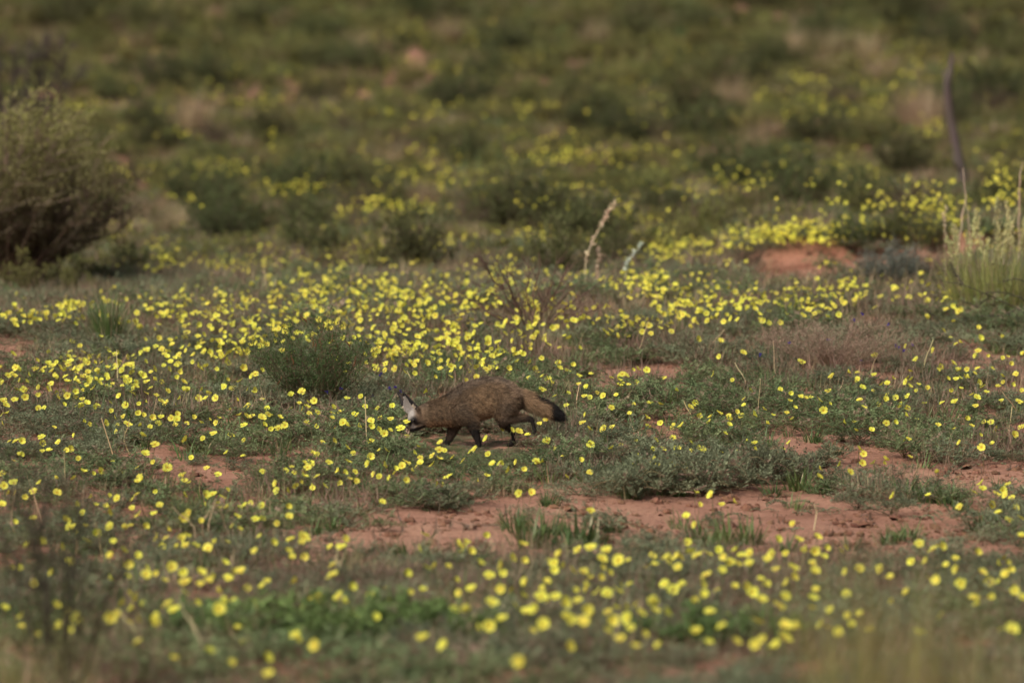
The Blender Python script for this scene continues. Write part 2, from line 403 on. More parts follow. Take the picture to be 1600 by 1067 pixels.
def scatter(name, meshes, P, E, S, which, label, cat):
    c = bpy.data.collections.new(name + "_kinds")
    for i, m in enumerate(meshes):
        c.objects.link(bpy.data.objects.new("%s_kind_%02d" % (name, i), m))
    n = len(P); me = bpy.data.meshes.new(name); me.vertices.add(n); me.vertices.foreach_set("co", np.asarray(P, np.float32).ravel())
    S = np.asarray(S, float)
    if S.ndim == 1: S = np.stack([S, S, S], 1)
    q = me.attributes.new("euler", 'FLOAT_VECTOR', 'POINT'); q.data.foreach_set("vector", np.asarray(E, np.float32).ravel())
    q = me.attributes.new("size", 'FLOAT_VECTOR', 'POINT'); q.data.foreach_set("vector", S.astype(np.float32).ravel())
    q = me.attributes.new("which", 'INT', 'POINT'); q.data.foreach_set("value", np.asarray(which, np.int32))
    o = obj(name, me); md = o.modifiers.new("scatter", 'NODES'); md.node_group = SG
    for it in SG.interface.items_tree:
        if it.name == "Collection": md[it.identifier] = c
    tag(o, label, cat, kind='stuff'); return o

def euler(n, tilt=0.12):
    return np.stack([rng.normal(0, tilt, n), rng.normal(0, tilt, n), rng.uniform(0, 2 * math.pi, n)], 1)

def sample_strip(n, y0, y1, margin=0.7, wide=3.2):
    """ground points between two depths, evenly over the seen area"""
    y = np.sqrt(rng.uniform(0, 1, n) * (y1 ** 2 - y0 ** 2) + y0 ** 2)
    x = rng.uniform(-1, 1, n) * (0.0965 * y + margin)
    # the same growth goes on to both sides of the view
    ym = 0.5 * (y0 + y1); m = int(n * wide / (0.0965 * ym + margin))
    y2 = rng.uniform(y0, y1, m); x2 = rng.choice([-1, 1], m) * (0.0965 * y2 + margin + rng.uniform(0, wide, m))
    x = np.concatenate([x, x2]); y = np.concatenate([y, y2])
    return np.stack([x, y, ground(x, y)], 1)

def foot_room(P):
    '''1 in the open, small where low growth lets the fox's legs be seen'''
    px, py = project(P); inx = (px > 615) & (px < 850)
    return np.where(inx & (py > 678) & (py < 790), np.clip(0.18 + 0.010 * (py - 706), 0.18, 1.0), 1.0)

def keep_veg(P, h, extra=0.0):
    px, py = project(P); sc_ = FPX / P[:, 1]
    b = np.minimum(bare(px, py - 0.15 * h * sc_), bare(px, py - 0.55 * h * sc_))
    return b > 1.0 + extra

# --- low creeping herbs
P = sample_strip(5200, 14.5, 47)
k = keep_veg(P, 0.08) & (fbm(P[:, 0] * 1.7, P[:, 1] * 0.9, 91, 3) > -0.30); P = P[k]
ex = hit(rng.uniform(610, 850, 420), rng.uniform(676, 735, 420)); P = np.concatenate([P, ex]); n = len(P); px, py = project(P)
gsel = (fbm(P[:, 0] * 0.8, P[:, 1] * 0.5, 55, 2) > 0.18)
which = np.where(gsel, rng.integers(4, 6, n), rng.integers(0, 4, n))
scatter("herb_carpet", mat_meshes, P, euler(n), rng.uniform(0.6, 1.25, n) * foot_room(P), which, "carpet of low grey-green creeping herbs covering the red sand", "ground cover")

# --- short green grass among the herbs
gt = [grass_tuft(0.11, 0.14, 30, GREEN * 1.15, 0.007, 0.9, 1.2, 0.14).mesh("grass", M_grass) for _ in range(5)]
P = sample_strip(5200, 14.5, 46); k = keep_veg(P, 0.08); P = P[k]
k = (fbm(P[:, 0] * 1.1, P[:, 1] * 0.6, 13, 3) > -0.02) | (rng.random(len(P)) < 0.2); P = P[k]; n = len(P)
scatter("short_grass", gt, P, euler(n), rng.uniform(0.5, 1.15, n) * foot_room(P), rng.integers(0, 5, n), "short green grass blades growing up through the herbs", "grass")

# --- dry litter: straw and dead stems
dm = [dry_mesh(0.16, 0.10, 90, STRAW * 0.8).mesh("straw", M_dry), dry_mesh(0.18, 0.12, 110, PINKDRY).mesh("straw", M_dry), dry_mesh(0.15, 0.14, 80, PINKDRY * 0.8).mesh("straw", M_dry)]
P = sample_strip(3600, 14.5, 52); k = keep_veg(P, 0.06) & (fbm(P[:, 0] * 0.9, P[:, 1] * 0.55, 29, 3) > -0.08); P = P[k]; n = len(P)
scatter("dry_straw", dm, P, euler(n), rng.uniform(0.6, 1.3, n) * foot_room(P), rng.integers(0, 3, n), "dry straw and dead stems tangled between the green herbs", "dry grass")

# --- crumbs of sand and plant bits on the bare ground
def lump(r):
    mb = MB(); V = []; F = []; nn, mm_ = 5, 8
    V.append([0, 0, r * 0.8])
    for i in range(1, nn):
        for j in range(mm_):
            th = math.pi * 0.62 * i / nn; ph = 2 * math.pi * j / mm_; q = r * rng.uniform(0.75, 1.2)
            V.append([q * math.sin(th) * math.cos(ph), q * math.sin(th) * math.sin(ph), q * 0.8 * math.cos(th)])
    for j in range(mm_): F.append([0, 1 + j, 1 + (j + 1) % mm_])
    for i in range(nn - 2):
        for j in range(mm_):
            a = 1 + i * mm_ + j; b = 1 + i * mm_ + (j + 1) % mm_; F += [[a, a + mm_, b + mm_], [a, b + mm_, b]]
    mb.add(V, F, jit([0.17, 0.085, 0.055], len(V), 0.3)); return mb
lm = [lump(0.010).mesh("crumb", M_wood) for _ in range(4)] + [dry_mesh(0.02, 0.03, 5, BROWN).mesh("crumb", M_dry)]
pp = []
for cx, cy, rx, ry in BARE:
    m = int(max(24, rx * ry / 9)); t = rng.uniform(0, 6.28, m); r = np.sqrt(rng.random(m)); pp.append(np.stack([cx + rx * r * np.cos(t), cy + ry * r * np.sin(t)], 1))
pp = np.concatenate(pp); pp = pp[(noise(pp[:, 0] / 30, pp[:, 1] / 9, 3) > -0.1)]
P = hit(pp[:, 0], pp[:, 1]); n = len(P)
scatter("sand_crumbs", lm, P, euler(n, 0.3), np.minimum(rng.lognormal(-0.25, 0.6, n), 3.4), rng.choice(5, n, p=[.2, .2, .2, .2, .2]), "small crumbs of earth and plant bits strewn on bare sand", "debris")

# ------------------------------------------------------------------ flowering herbs (individuals) : flower spots read off the photo
def Z(ox, oy, s): return [(ox + a / 2.963, oy + b / 2.963) for a, b in s]
F6 = Z(530, 440, [(35,545),(105,535),(120,578),(178,588),(248,578),(82,622),(195,635),(238,637),(30,665),(85,670),(148,670),(183,685),(285,680),(315,650),(312,717),(235,690),(68,798),(40,835),(137,845),(187,783),(205,850),(163,893),(262,868),(292,855),(310,837),(333,873),(235,910),(200,1020),(8,935),(365,765),(345,795),(375,815),(432,805),(430,850),(462,823),(470,750),(465,780),(490,785),(458,942),(493,912),(525,815),(572,830),(610,790),(627,778),(638,923),(682,902),(693,803),(683,730),(712,848),(747,845),(788,873),(835,982),(890,978),(753,683),(797,690),(832,695),(872,712),(928,660),(963,643),(963,738),(990,775),(1033,812),(947,833),(1053,902),(1120,828),(1160,885),(1165,755),(1157,683),(1127,655),(1142,617),(1228,685),(1267,678),(1263,773),(1303,760),(1365,737),(1365,850),(1382,812),(1457,780),(1467,735),(1498,780),(1545,722),(1560,770),(1562,803),(1470,855),(1443,852),(1465,822),(1422,633),(1430,670),(1345,613),(1365,570),(1438,565),(1485,570),(1283,528),(1260,583),(1315,510),(1160,538),(1052,573),(1000,530),(1060,518),(1148,490),(1108,475),(1055,413),(1110,435),(1165,430),(1257,447),(1297,483),(1327,435),(1302,440),(1357,410),(1382,408),(1505,447),(1425,410),(1376,470),(940,500),(992,475),(965,455),(942,440),(920,422),(877,445),(825,373),(890,373),(1015,377),(843,303),(838,328),(805,275),(747,320),(692,275),(898,260),(1065,265),(1020,310),(1243,240),(635,445),(585,465),(515,440),(440,443),(410,510),(350,425),(260,405),(215,380),(215,410),(165,395),(30,420),(120,375),(305,390),(335,375),(375,345),(432,360),(405,380),(500,425),(528,395),(568,400),(605,385),(597,420),(650,358),(558,345),(512,368),(645,325),(685,415),(705,400),(720,388),(430,330),(470,300),(400,315)])
F5 = Z(0, 440, [(335,280),(372,300),(325,325),(343,350),(225,325),(390,368),(262,375),(283,355),(420,345),(497,312),(465,350),(505,355),(545,328),(590,345),(620,345),(655,330),(680,320),(712,312),(735,265),(790,275),(820,265),(780,370),(825,380),(620,405),(610,380),(845,415),(818,445),(850,465),(710,455),(745,465),(630,465),(603,480),(570,475),(500,492),(460,475),(370,440),(400,485),(420,455),(385,505),(355,450),(325,465),(260,515),(290,510),(315,530),(345,540),(375,570),(380,545),(220,500),(180,490),(175,525),(110,500),(75,500),(10,470),(15,555),(10,615),(205,585),(180,590),(65,545),(450,577),(583,573),(645,567),(640,612),(515,600),(530,630),(570,625),(590,660),(548,670),(540,695),(485,655),(415,660),(250,675),(345,712),(193,720),(195,785),(270,745),(322,775),(310,780),(75,740),(45,740),(100,738),(365,822),(520,835),(555,880),(385,880),(432,890),(343,912),(460,878),(635,862),(775,862),(765,880),(713,838),(672,800),(718,755),(660,712),(655,665),(695,673),(732,655),(705,630),(745,627),(820,640),(795,633),(863,660),(898,630),(930,655),(968,640),(1003,655),(1012,633),(940,728),(988,705),(862,735),(888,818),(957,863),(1010,893),(1070,713),(1135,737),(1125,810),(1050,795),(1130,665),(1110,620),(1140,620),(1165,625),(1213,630),(1220,665),(1255,685),(1290,680),(1240,590),(1212,548),(1147,580),(1056,585),(838,540),(770,565),(748,555),(812,573),(777,505),(870,495),(935,500),(920,540),(965,515),(1000,540),(1050,455),(1040,490),(1080,500),(1110,460),(1165,440),(1175,515),(1055,375),(995,350),(930,405),(1005,405),(1125,400),(1295,630),(1320,665),(1350,590),(1385,563),(1348,527),(1398,512),(1425,560),(1420,580),(1402,590),(1432,612),(1470,605),(1420,655),(1465,670),(1535,610),(1537,632),(1577,603),(1555,685),(1590,655),(1492,743),(1447,795),(1470,803),(1410,842),(1437,838),(1523,837),(1215,878),(1320,880),(1410,883),(1573,935),(1572,877),(1390,930),(1328,968),(1055,962),(985,985),(950,990),(1028,998),(850,990),(1005,1035),(1057,1045),(1107,1048),(1162,1025),(1213,1040),(945,1035),(615,1005),(740,1040),(20,945),(65,935),(45,980),(75,980),(115,1000),(185,935),(255,910),(155,970),(265,978),(10,890),(10,1035)])
F7 = Z(1060, 440, [(88,267),(195,278),(420,192),(300,330),(568,372),(908,340),(710,440),(828,425),(830,455),(905,432),(852,490),(902,505),(945,478),(968,475),(993,450),(1055,465),(1155,495),(1110,478),(1103,507),(1215,395),(1272,380),(1295,410),(1260,262),(1285,290),(1303,283),(1397,265),(1500,255),(1388,322),(1377,345),(1432,345),(1452,405),(1500,355),(1525,350),(1540,380),(1598,335),(1480,488),(1507,468),(1545,480),(1555,470),(1590,505),(1382,537),(1375,577),(1282,560),(1335,635),(1357,668),(1277,685),(1303,747),(1397,712),(1418,655),(1447,650),(1477,687),(1590,675),(693,508),(840,552),(858,583),(1060,530),(1060,587),(1033,575),(1005,540),(970,527),(925,570),(1050,620),(1000,653),(962,655),(895,690),(820,690),(815,652),(763,650),(590,540),(567,535),(515,555),(540,585),(652,550),(700,567),(672,597),(472,500),(333,505),(302,545),(395,592),(347,617),(438,620),(407,657),(305,575),(270,605),(290,620),(233,620),(190,608),(222,635),(235,665),(150,628),(143,650),(93,625),(15,668),(215,705),(60,752),(92,767),(117,778),(65,782),(8,770),(323,738),(353,747),(352,777),(268,787),(230,800),(200,793),(480,775),(512,747),(838,778),(858,798),(750,847),(852,840),(957,827),(1070,812),(1048,733),(1065,728),(652,903),(1202,882),(1402,935),(1502,967),(82,978),(153,990),(97,1035),(200,1032),(255,1020),(1302,1045),(1557,1050),(1445,1035)])
FR = Z(1060, 720, [(43,380),(57,425),(12,445),(87,440),(135,430),(187,417),(210,445),(240,470),(203,503),(265,415),(275,475),(293,443),(330,480),(412,450),(435,435),(500,430),(458,367),(558,362),(642,357),(587,413),(630,420),(683,405),(752,415),(632,515),(525,540),(505,565),(412,567),(380,550),(345,608),(263,583),(382,642),(495,625),(465,672),(180,600),(130,530),(105,570),(15,575),(75,648),(118,618),(145,705),(230,710),(365,745),(200,765),(140,843),(358,850),(388,823),(490,820),(535,760),(495,760),(620,640),(637,600),(620,685),(775,513),(837,497),(930,493),(1115,382),(1180,410),(1155,465),(1222,395),(1240,485),(1283,450),(1290,505),(1310,570),(1380,425),(1405,520),(1437,560),(1490,560),(1540,505),(1520,525),(1560,600),(1445,630),(1595,630),(1065,610),(1083,470),(993,655),(790,720),(885,775),(1112,800),(1215,715),(1397,660),(1365,640),(1495,780),(1545,780),(1195,552),(1160,545),(665,760),(740,795),(80,297),(38,260),(1483,243),(1585,265),(1530,275),(1590,350)])
FC = Z(530, 720, [(30,360),(12,400),(397,345),(588,375),(680,347),(550,385),(605,420),(850,390),(852,463),(795,450),(755,485),(650,475),(695,530),(760,520),(750,595),(708,655),(755,728),(695,765),(637,773),(615,595),(555,612),(387,598),(450,488),(408,495),(310,523),(145,625),(55,585),(62,695),(168,725),(385,818),(488,858),(330,610),(865,560),(960,560),(998,475),(965,470),(1025,435),(1105,410),(1163,403),(1240,417),(1217,455),(1080,510),(1168,545),(1095,600),(1145,590),(1195,610),(1240,615),(1295,465),(1340,465),(1450,440),(1460,480),(1523,450),(1575,445),(1567,490),(1345,572),(1305,577),(1290,600),(1250,520),(1045,655),(1105,645),(1000,630),(935,630),(850,625),(815,670),(870,700),(910,690),(1050,715),(1070,740),(1150,690),(1130,740),(1245,700),(1265,740),(1325,680),(1373,663),(1393,705),(1340,730),(1450,650),(1510,705),(1465,690),(1550,598),(1585,575),(1300,823),(1370,860),(1475,850),(1060,857),(1235,790),(1350,770),(1410,805),(893,790),(835,930),(945,760)])
FL = Z(0, 720, [(70,285),(123,385),(190,375),(285,395),(155,270),(305,275),(322,305),(355,330),(400,370),(525,370),(670,305),(712,245),(775,320),(833,363),(850,265),(933,280),(878,243),(515,440),(570,420),(638,440),(595,485),(675,525),(725,525),(760,555),(850,520),(855,563),(795,495),(930,520),(925,570),(968,555),(240,515),(160,565),(345,470),(320,475),(80,495),(50,495),(575,660),(777,663),(908,660),(1028,650),(1085,650),(1015,690),(1195,665),(805,690),(315,710),(360,730),(262,675),(97,720),(320,787),(512,727),(805,915),(970,878),(1073,930),(1235,915),(1243,985),(1460,855),(1370,560),(1493,660),(1570,630),(1330,655),(1075,300),(1098,255),(1215,268),(1183,270),(1283,290),(1340,263),(1260,380),(1345,365),(1400,380),(1405,355),(1335,420),(1050,375),(963,405),(1040,475),(1178,415),(1570,400),(1540,530)])
FL_ALL = np.array(F6 + F5 + F7 + FR + FC + FL)
h = np.where(FL_ALL[:, 1] > 838, rng.uniform(0.10, 0.18, len(FL_ALL)), rng.uniform(0.075, 0.14, len(FL_ALL))); heads = hit(FL_ALL[:, 0], FL_ALL[:, 1], h); gz = heads[:, 2].copy(); heads[:, 2] += h
order = np.argsort(heads[:, 1]); used = np.zeros(len(heads), bool); clusters = []
for i in order:
    if used[i]: continue
    dx = np.abs(heads[:, 0] - heads[i, 0]); dy = heads[:, 1] - heads[i, 1]; sc_ = heads[i, 1] / D
    cand = np.where((~used) & (dx < 0.26 * sc_) & (dy >= 0) & (dy < 0.75 * sc_))[0]
    cand = cand[np.argsort(dx[cand] + 0.3 * dy[cand])][:random.choice([2, 3, 3, 4, 5, 6])]
    used[cand] = True; clusters.append(cand)
clusters = sorted(clusters, key=lambda c: heads[c, 1].mean())
NUM = ['no', 'one', 'two', 'three', 'four', 'five', 'six', 'seven']
def zone(px, py, x, y):
    if abs(px - 755) < 190 and abs(py - 685) < 75: return "beside the walking fox"
    if py > 838: return "in the flower bank across the sand from the fox"
    if bare(np.array([px]), np.array([py]), 1.35)[0] < 1.1: return "at the edge of bare red sand"
    if 370 < px < 640 and 560 < py < 670: return "around the green shrub hung with pods"
    if px > 1180 and py < 680: return "near the grey dry shrub with violet flowers"
    if px > 900 and py < 640: return "in the grassy patch behind the fox's tail"
    if px < 620 and py < 700: return "in the flower field ahead of the fox"
    if px < 500: return "among dry stalks between the twiggy plant and the sand"
    if px > 1150: return "on the sandy rise past the grey mat"
    return "between the fox and the sand strip"
plain_spots = []
count_ind = 0
for ci, c in enumerate(clusters):
    if count_ind >= 298:
        plain_spots += [heads[j] for j in c]; continue
    count_ind += 1
    m = heads[c].mean(0); rz = float(ground(m[0], m[1]))
    px, py = FL_ALL[c].mean(0); zn = zone(px, py + 12, m[0], m[1])
    o = thing("flowering_herb", "%s herb with %s yellow %s %s" % ("spreading" if np.ptp(heads[c, 0]) > 0.2 else ("compact" if np.ptp(heads[c, 0]) < 0.08 else "low"), NUM[len(c)], "flower" if len(c) == 1 else "flowers", zn), "wildflower", (m[0], m[1], rz), "yellow flowering herbs " + zn)
    sp = max(0.7, min(1.25, 0.7 + 1.2 * np.ptp(heads[c, 0])))
    small = bare(np.array([px]), np.array([py + 14]))[0] < 1.0
    obj("foliage", mat_meshes[int(rng.integers(0, 6) if py < 840 else rng.integers(0, 4))], o, (0, 0, 0), (0, 0, rng.uniform(0, 6.28)), sp * (0.5 if small else 0.95) * float(foot_room(np.array([[m[0], m[1], rz]]))[0]))
    for j in c:
        r = rng.normal(math.pi, 1.0)
        obj("flower", flower_meshes[int(rng.integers(0, 12))], o, heads[j] - np.array([m[0], m[1], rz]), (0, 0, r), rng.uniform(0.66, 1.10) * (1.10 if FL_ALL[j, 1] > 838 else 1.0))

# --- farther flowers, past counting: (cx, cy, sx, sy, n) in photo pixels
FIELD = [(330, 545, 80, 18, 80), (430, 525, 70, 16, 80), (60, 580, 60, 14, 40), (160, 575, 60, 16, 60), (560, 545, 60, 18, 90), (620, 545, 60, 25, 50), (690, 520, 60, 28, 60),
         (300, 480, 100, 22, 190), (110, 480, 14, 8, 40), (60, 490, 60, 12, 60), (480, 450, 80, 28, 150), (600, 450, 80, 26, 130), (700, 460, 70, 25, 110), (820, 470, 80, 20, 130), (560, 490, 130, 26, 130),
         (470, 385, 50, 20, 110), (560, 375, 40, 14, 80), (640, 370, 40, 8, 40), (390, 410, 40, 12, 60), (270, 390, 50, 22, 70), (160, 365, 25, 14, 40), (190, 355, 20, 10, 20),
         (790, 430, 30, 20, 110), (860, 360, 60, 10, 80), (960, 342, 45, 12, 110), (1010, 345, 40, 10, 70), (1060, 385, 60, 16, 130), (1120, 370, 50, 18, 120), (1200, 360, 60, 14, 170), (1280, 355, 60, 12, 130), (1250, 380, 50, 12, 60),
         (1380, 345, 50, 20, 60), (1420, 330, 40, 14, 50), (1450, 345, 40, 22, 45), (1500, 360, 40, 20, 25), (1570, 280, 22, 25, 80), (1590, 360, 30, 10, 25), (970, 440, 60, 14, 70), (1060, 450, 50, 16, 70), (1010, 430, 30, 8, 30),
         (1080, 485, 55, 14, 60), (1180, 470, 60, 16, 80), (1250, 465, 55, 18, 60), (1330, 455, 50, 20, 45), (1410, 450, 60, 25, 30), (1480, 470, 40, 25, 25), (920, 500, 60, 14, 40), (1000, 500, 60, 16, 40), (820, 510, 50, 14, 40), (760, 545, 60, 18, 60),
         (360, 262, 40, 9, 90), (450, 290, 35, 10, 55), (300, 270, 30, 9, 20), (110, 172, 25, 7, 40), (150, 165, 30, 8, 20), (870, 245, 50, 10, 70), (940, 245, 30, 8, 25), (680, 265, 40, 12, 40), (620, 320, 60, 16, 80), (560, 330, 40, 14, 50),
         (720, 110, 25, 10, 20), (1270, 125, 25, 4, 20), (860, 160, 40, 8, 25), (1370, 130, 25, 10, 18), (1540, 135, 25, 8, 18), (1450, 190, 20, 6, 14), (720, 60, 40, 6, 12), (250, 155, 50, 10, 22), (1290, 290, 60, 18, 25), (1080, 300, 60, 14, 25), (440, 160, 40, 12, 16), (200, 265, 50, 12, 25), (1240, 150, 40, 10, 14),
         (750, 230, 560, 70, 330), (800, 110, 560, 70, 260), (800, 400, 450, 60, 160), (800, 600, 400, 40, 60), (100, 620, 80, 25, 25), (1500, 580, 70, 25, 20), (-250, 500, 130, 70, 160), (-250, 330, 130, 60, 60), (1870, 430, 130, 70, 160), (1870, 280, 130, 50, 60)]
_bx = rng.uniform(-200, 1800, 9000); _by = 20 + 400 * rng.random(9000) ** 0.8
_k = fbm(_bx / 130, _by / 26, 404, 3) > 0.30 - 0.10 * (_by / 420)
band = np.stack([_bx[_k], _by[_k]], 1)
fp = np.concatenate([band] + [np.stack([rng.normal(cx, sx * 0.8, m), rng.normal(cy, sy * 0.8, m)], 1) for cx, cy, sx, sy, m in FIELD])
ok = ~((fp[:, 0] > -150) & (fp[:, 0] < 170) & (fp[:, 1] < 450) & (fp[:, 1] > 190)) & (fp[:, 1] > -30) & ((bare(fp[:, 0], fp[:, 1] + 12) > 0.75) | (fp[:, 1] < 380))
ok &= ~((np.abs(fp[:, 0] - 760) < 150) & (fp[:, 1] > 585)) & (fp[:, 1] < 640) & ((fp[:, 0] < 1640) | (fp[:, 1] > 200))
ok &= ~((np.abs(fp[:, 0] - 500) < 85) & (np.abs(fp[:, 1] - 580) < 60) & (rng.random(len(fp)) < 0.75))
ok &= ~((fp[:, 0] > 745) & (fp[:, 0] < 940) & (fp[:, 1] > 395) & (fp[:, 1] < 520) & (rng.random(len(fp)) < 0.5))
fp = fp[ok]; fh = rng.uniform(0.08, 0.17, len(fp)) + np.where(fp[:, 1] < 330, rng.uniform(0.06, 0.28, len(fp)), 0); FP = hit(fp[:, 0], fp[:, 1], fh); FP[:, 2] += fh
nx_ = np.concatenate([rng.uniform(0, 1600, 520), rng.uniform(0, 520, 160)]); ny_ = np.concatenate([rng.uniform(590, 1010, 520), rng.uniform(700, 1000, 160)])
nk = (fbm(nx_ / 70, ny_ / 30, 505, 2) > 0.0) & (bare(nx_, ny_ + 16, 1.1) > 1.1) & ~((np.abs(nx_ - 750) < 140) & (np.abs(ny_ - 650) < 70)); nh = rng.uniform(0.07, 0.15, nk.sum())
NP = hit(nx_[nk], ny_[nk], nh); NP[:, 2] += nh; FP = np.concatenate([FP, NP])
if plain_spots: FP = np.concatenate([FP, np.array(plain_spots)])
n = len(FP); E = np.stack([np.zeros(n), np.zeros(n), rng.normal(math.pi, 1.2, n)], 1)
scatter("flower_field", flower_meshes, FP, E, rng.uniform(0.7, 1.05, n) * (1 - 0.12 * sstep(33, 42, FP[:, 1]) + 0.35 * sstep(55, 80, FP[:, 1])), rng.integers(0, 12, n), "countless small yellow flowers spreading back over the dune field", "wildflowers")

# ------------------------------------------------------------------ the fox
def ell_tube(pts, ry, rz, n=16):
    """closed loft; rings stand across the path; ry sideways (world Y), rz in the plane of the picture"""
    pts = np.asarray(pts, float); k = len(pts); T = np.gradient(pts, axis=0); T[:, 1] *= 0.3
    T /= np.linalg.norm(T, axis=1, keepdims=True); V = []; F = []
    for i in range(k):
        b = np.array([0, 1.0, 0]); a = np.cross(b, T[i]); a /= np.linalg.norm(a); b = np.cross(T[i], a)
        for j in range(n):
            t = 2 * math.pi * j / n; V.append(pts[i] + a * rz[i] * math.cos(t) + b * ry[i] * math.sin(t))
    for i in range(k - 1):
        for j in range(n):
            F.append([i * n + j, i * n + (j + 1) % n, (i + 1) * n + (j + 1) % n, (i + 1) * n + j])
    F.append(list(range(n))[::-1]); F.append([(k - 1) * n + j for j in range(n)])
    return V, F

def zl(zx, zy, y=0.0): return np.array([(zx - 760) / 1412.0, y, (668 - zy) / 1412.0])

fv, ff = [], []
def fadd(VF):
    o_ = len(fv); fv.extend(VF[0]); ff.extend([[q + o_ for q in f] for f in VF[1]])
def limb(rows, y, yr=0.9):
    fadd(ell_tube([zl(r[0], r[1], y + (r[3] if len(r) > 3 else 0)) for r in rows], [r[2] * yr for r in rows], [r[2] for r in rows], 12))

torso = [(372, 372, 518, .042), (400, 360, 522, .047), (450, 340, 520, .048), (520, 316, 516, .052), (590, 290, 520, .060), (650, 252, 520, .067), (720, 206, 498, .072), (800, 178, 470, .075),
         (880, 162, 446, .075), (950, 170, 438, .074), (1010, 198, 432, .067), (1060, 228, 420, .054), (1098, 262, 385, .034)]
fadd(ell_tube([zl(r[0], (r[1] + r[2]) / 2) for r in torso], [r[3] for r in torso], [(r[2] - r[1]) / 2824.0 for r in torso], 20))
TAIL = [(1040, 295, .040), (1100, 312, .043), (1160, 338, .043), (1220, 366, .041), (1280, 392, .038), (1335, 418, .032), (1380, 444, .022), (1408, 464, .009)]
limb(TAIL, 0.0, 0.85)
# near hind leg, lifted behind
limb([(1010, 270, .060), (1000, 330, .068), (985, 390, .062), (962, 440, .044), (948, 466, .030)], -0.040)
limb([(945, 462, .030), (990, 462, .029), (1050, 458, .024), (1110, 456, .018), (1160, 458, .014), (1182, 464, .012)], -0.045)
limb([(1178, 458, .013), (1188, 478, .0115), (1197, 510, .009), (1205, 540, .010), (1202, 556, .011), (1190, 564, .008)], -0.045)
# far hind leg, standing
limb([(1000, 300, .056), (985, 400, .052), (968, 455, .036), (962, 488, .025)], 0.040)
limb([(960, 484, .026), (990, 512, .021), (1020, 540, .016), (1044, 562, .013)], 0.042)
limb([(1042, 556, .0135), (1050, 585, .011), (1050, 625, .010), (1040, 652, .012), (1018, 662, .012), (1004, 664, .008)], 0.042)
# near front leg, pushing back
limb([(640, 360, .050), (680, 410, .050), (720, 455, .042), (748, 492, .031)], -0.044)
limb([(744, 482, .032), (764, 535, .025), (784, 595, .018), (797, 635, .0145), (800, 656, .015), (786, 664, .014), (770, 667, .009)], -0.048)
# far front leg, reaching forward
limb([(640, 400, .048), (630, 470, .042), (614, 530, .032), (596, 585, .023), (575, 630, .0165), (562, 652, .015), (545, 664, .014), (530, 667, .009)], 0.044)
# skull, cheeks and muzzle
limb([(405, 432, .030), (378, 440, .046), (352, 450, .0475), (330, 468, .042), (315, 492, .031), (301, 516, .0215), (288, 535, .0160), (277, 548, .0115), (272, 554, .006)], 0.0, 0.92)
limb([(390, 485, .034), (362, 505, .028), (335, 527, .019), (312, 545, .013), (300, 552, .008)], 0.0, 0.9)

# cupped ears
EARS = []
def ear(base, tip, face, wid):
    base = np.asarray(base); tip = np.asarray(tip); ax = tip - base; L = np.linalg.norm(ax); ax /= L
    f = np.asarray(face, float); f -= ax * f.dot(ax); f /= np.linalg.norm(f); s = np.cross(ax, f)
    nt_, ns = 31, 31; mid = np.zeros((nt_, ns, 3)); V = []; F = []
    for i in range(nt_):
        t = i / (nt_ - 1); wd = wid * (0.72 + 0.55 * math.sin(math.pi * min(1, t * 1.15 + 0.12)) - 0.35 * t) * (1 - t ** 4) ** 0.5 + 0.003
        for j in range(ns):
            q = -1 + 2 * j / (ns - 1); mid[i, j] = base + ax * (t * L) + s * wd * q * 0.8 + f * (wd * 0.75 * q * q - 0.010 + 0.006 * t)
    th = 0.0048
    for sgn in (1, -1):
        for i in range(nt_):
            for j in range(ns): V.append(mid[i, j] + f * th * sgn)
    K = nt_ * ns
    for i in range(nt_ - 1):
        for j in range(ns - 1):
            a = i * ns + j; F.append([a, a + 1, a + ns + 1, a + ns]); F.append([K + a, K + a + ns, K + a + ns + 1, K + a + 1])
    edge = [j for j in range(ns)] + [i * ns + ns - 1 for i in range(1, nt_)] + [(nt_ - 1) * ns + j for j in range(ns - 2, -1, -1)] + [i * ns for i in range(nt_ - 2, 0, -1)]
    for q in range(len(edge)):
        a, b = edge[q], edge[(q + 1) % len(edge)]; F.append([a, K + a, K + b, b])
    fadd((V, F)); EARS.append((mid.reshape(-1, 3), f, np.repeat(np.linspace(0, 1, nt_), ns), np.tile(np.linspace(-1, 1, ns), nt_)))
ear(zl(352, 402, -0.028), zl(246, 272, -0.046), (-0.72, -0.52, -0.25), 0.046)
ear(zl(330, 402, 0.026), zl(200, 275, 0.046), (-0.75, 0.25, -0.35), 0.042)

tm = bpy.data.meshes.new("tmp"); tm.from_pydata([tuple(p) for p in fv], [], ff); tm.update()
to = bpy.data.objects.new("tmp", tm); COL.objects.link(to)
md = to.modifiers.new("r", 'REMESH'); md.mode = 'VOXEL'; md.voxel_size = 0.0046
md = to.modifiers.new("s", 'SMOOTH'); md.factor = 0.5; md.iterations = 3
dg = bpy.context.evaluated_depsgraph_get(); fm = bpy.data.meshes.new_from_object(to.evaluated_get(dg))
bpy.data.objects.remove(to); fm.name = "body"; fm.materials.clear()
nv = len(fm.vertices); fx = np.zeros(nv * 3); fm.vertices.foreach_get("co", fx); fx = fx.reshape(-1, 3)
fn = np.zeros(nv * 3); fm.vertices.foreach_get("normal", fn); fn = fn.reshape(-1, 3)

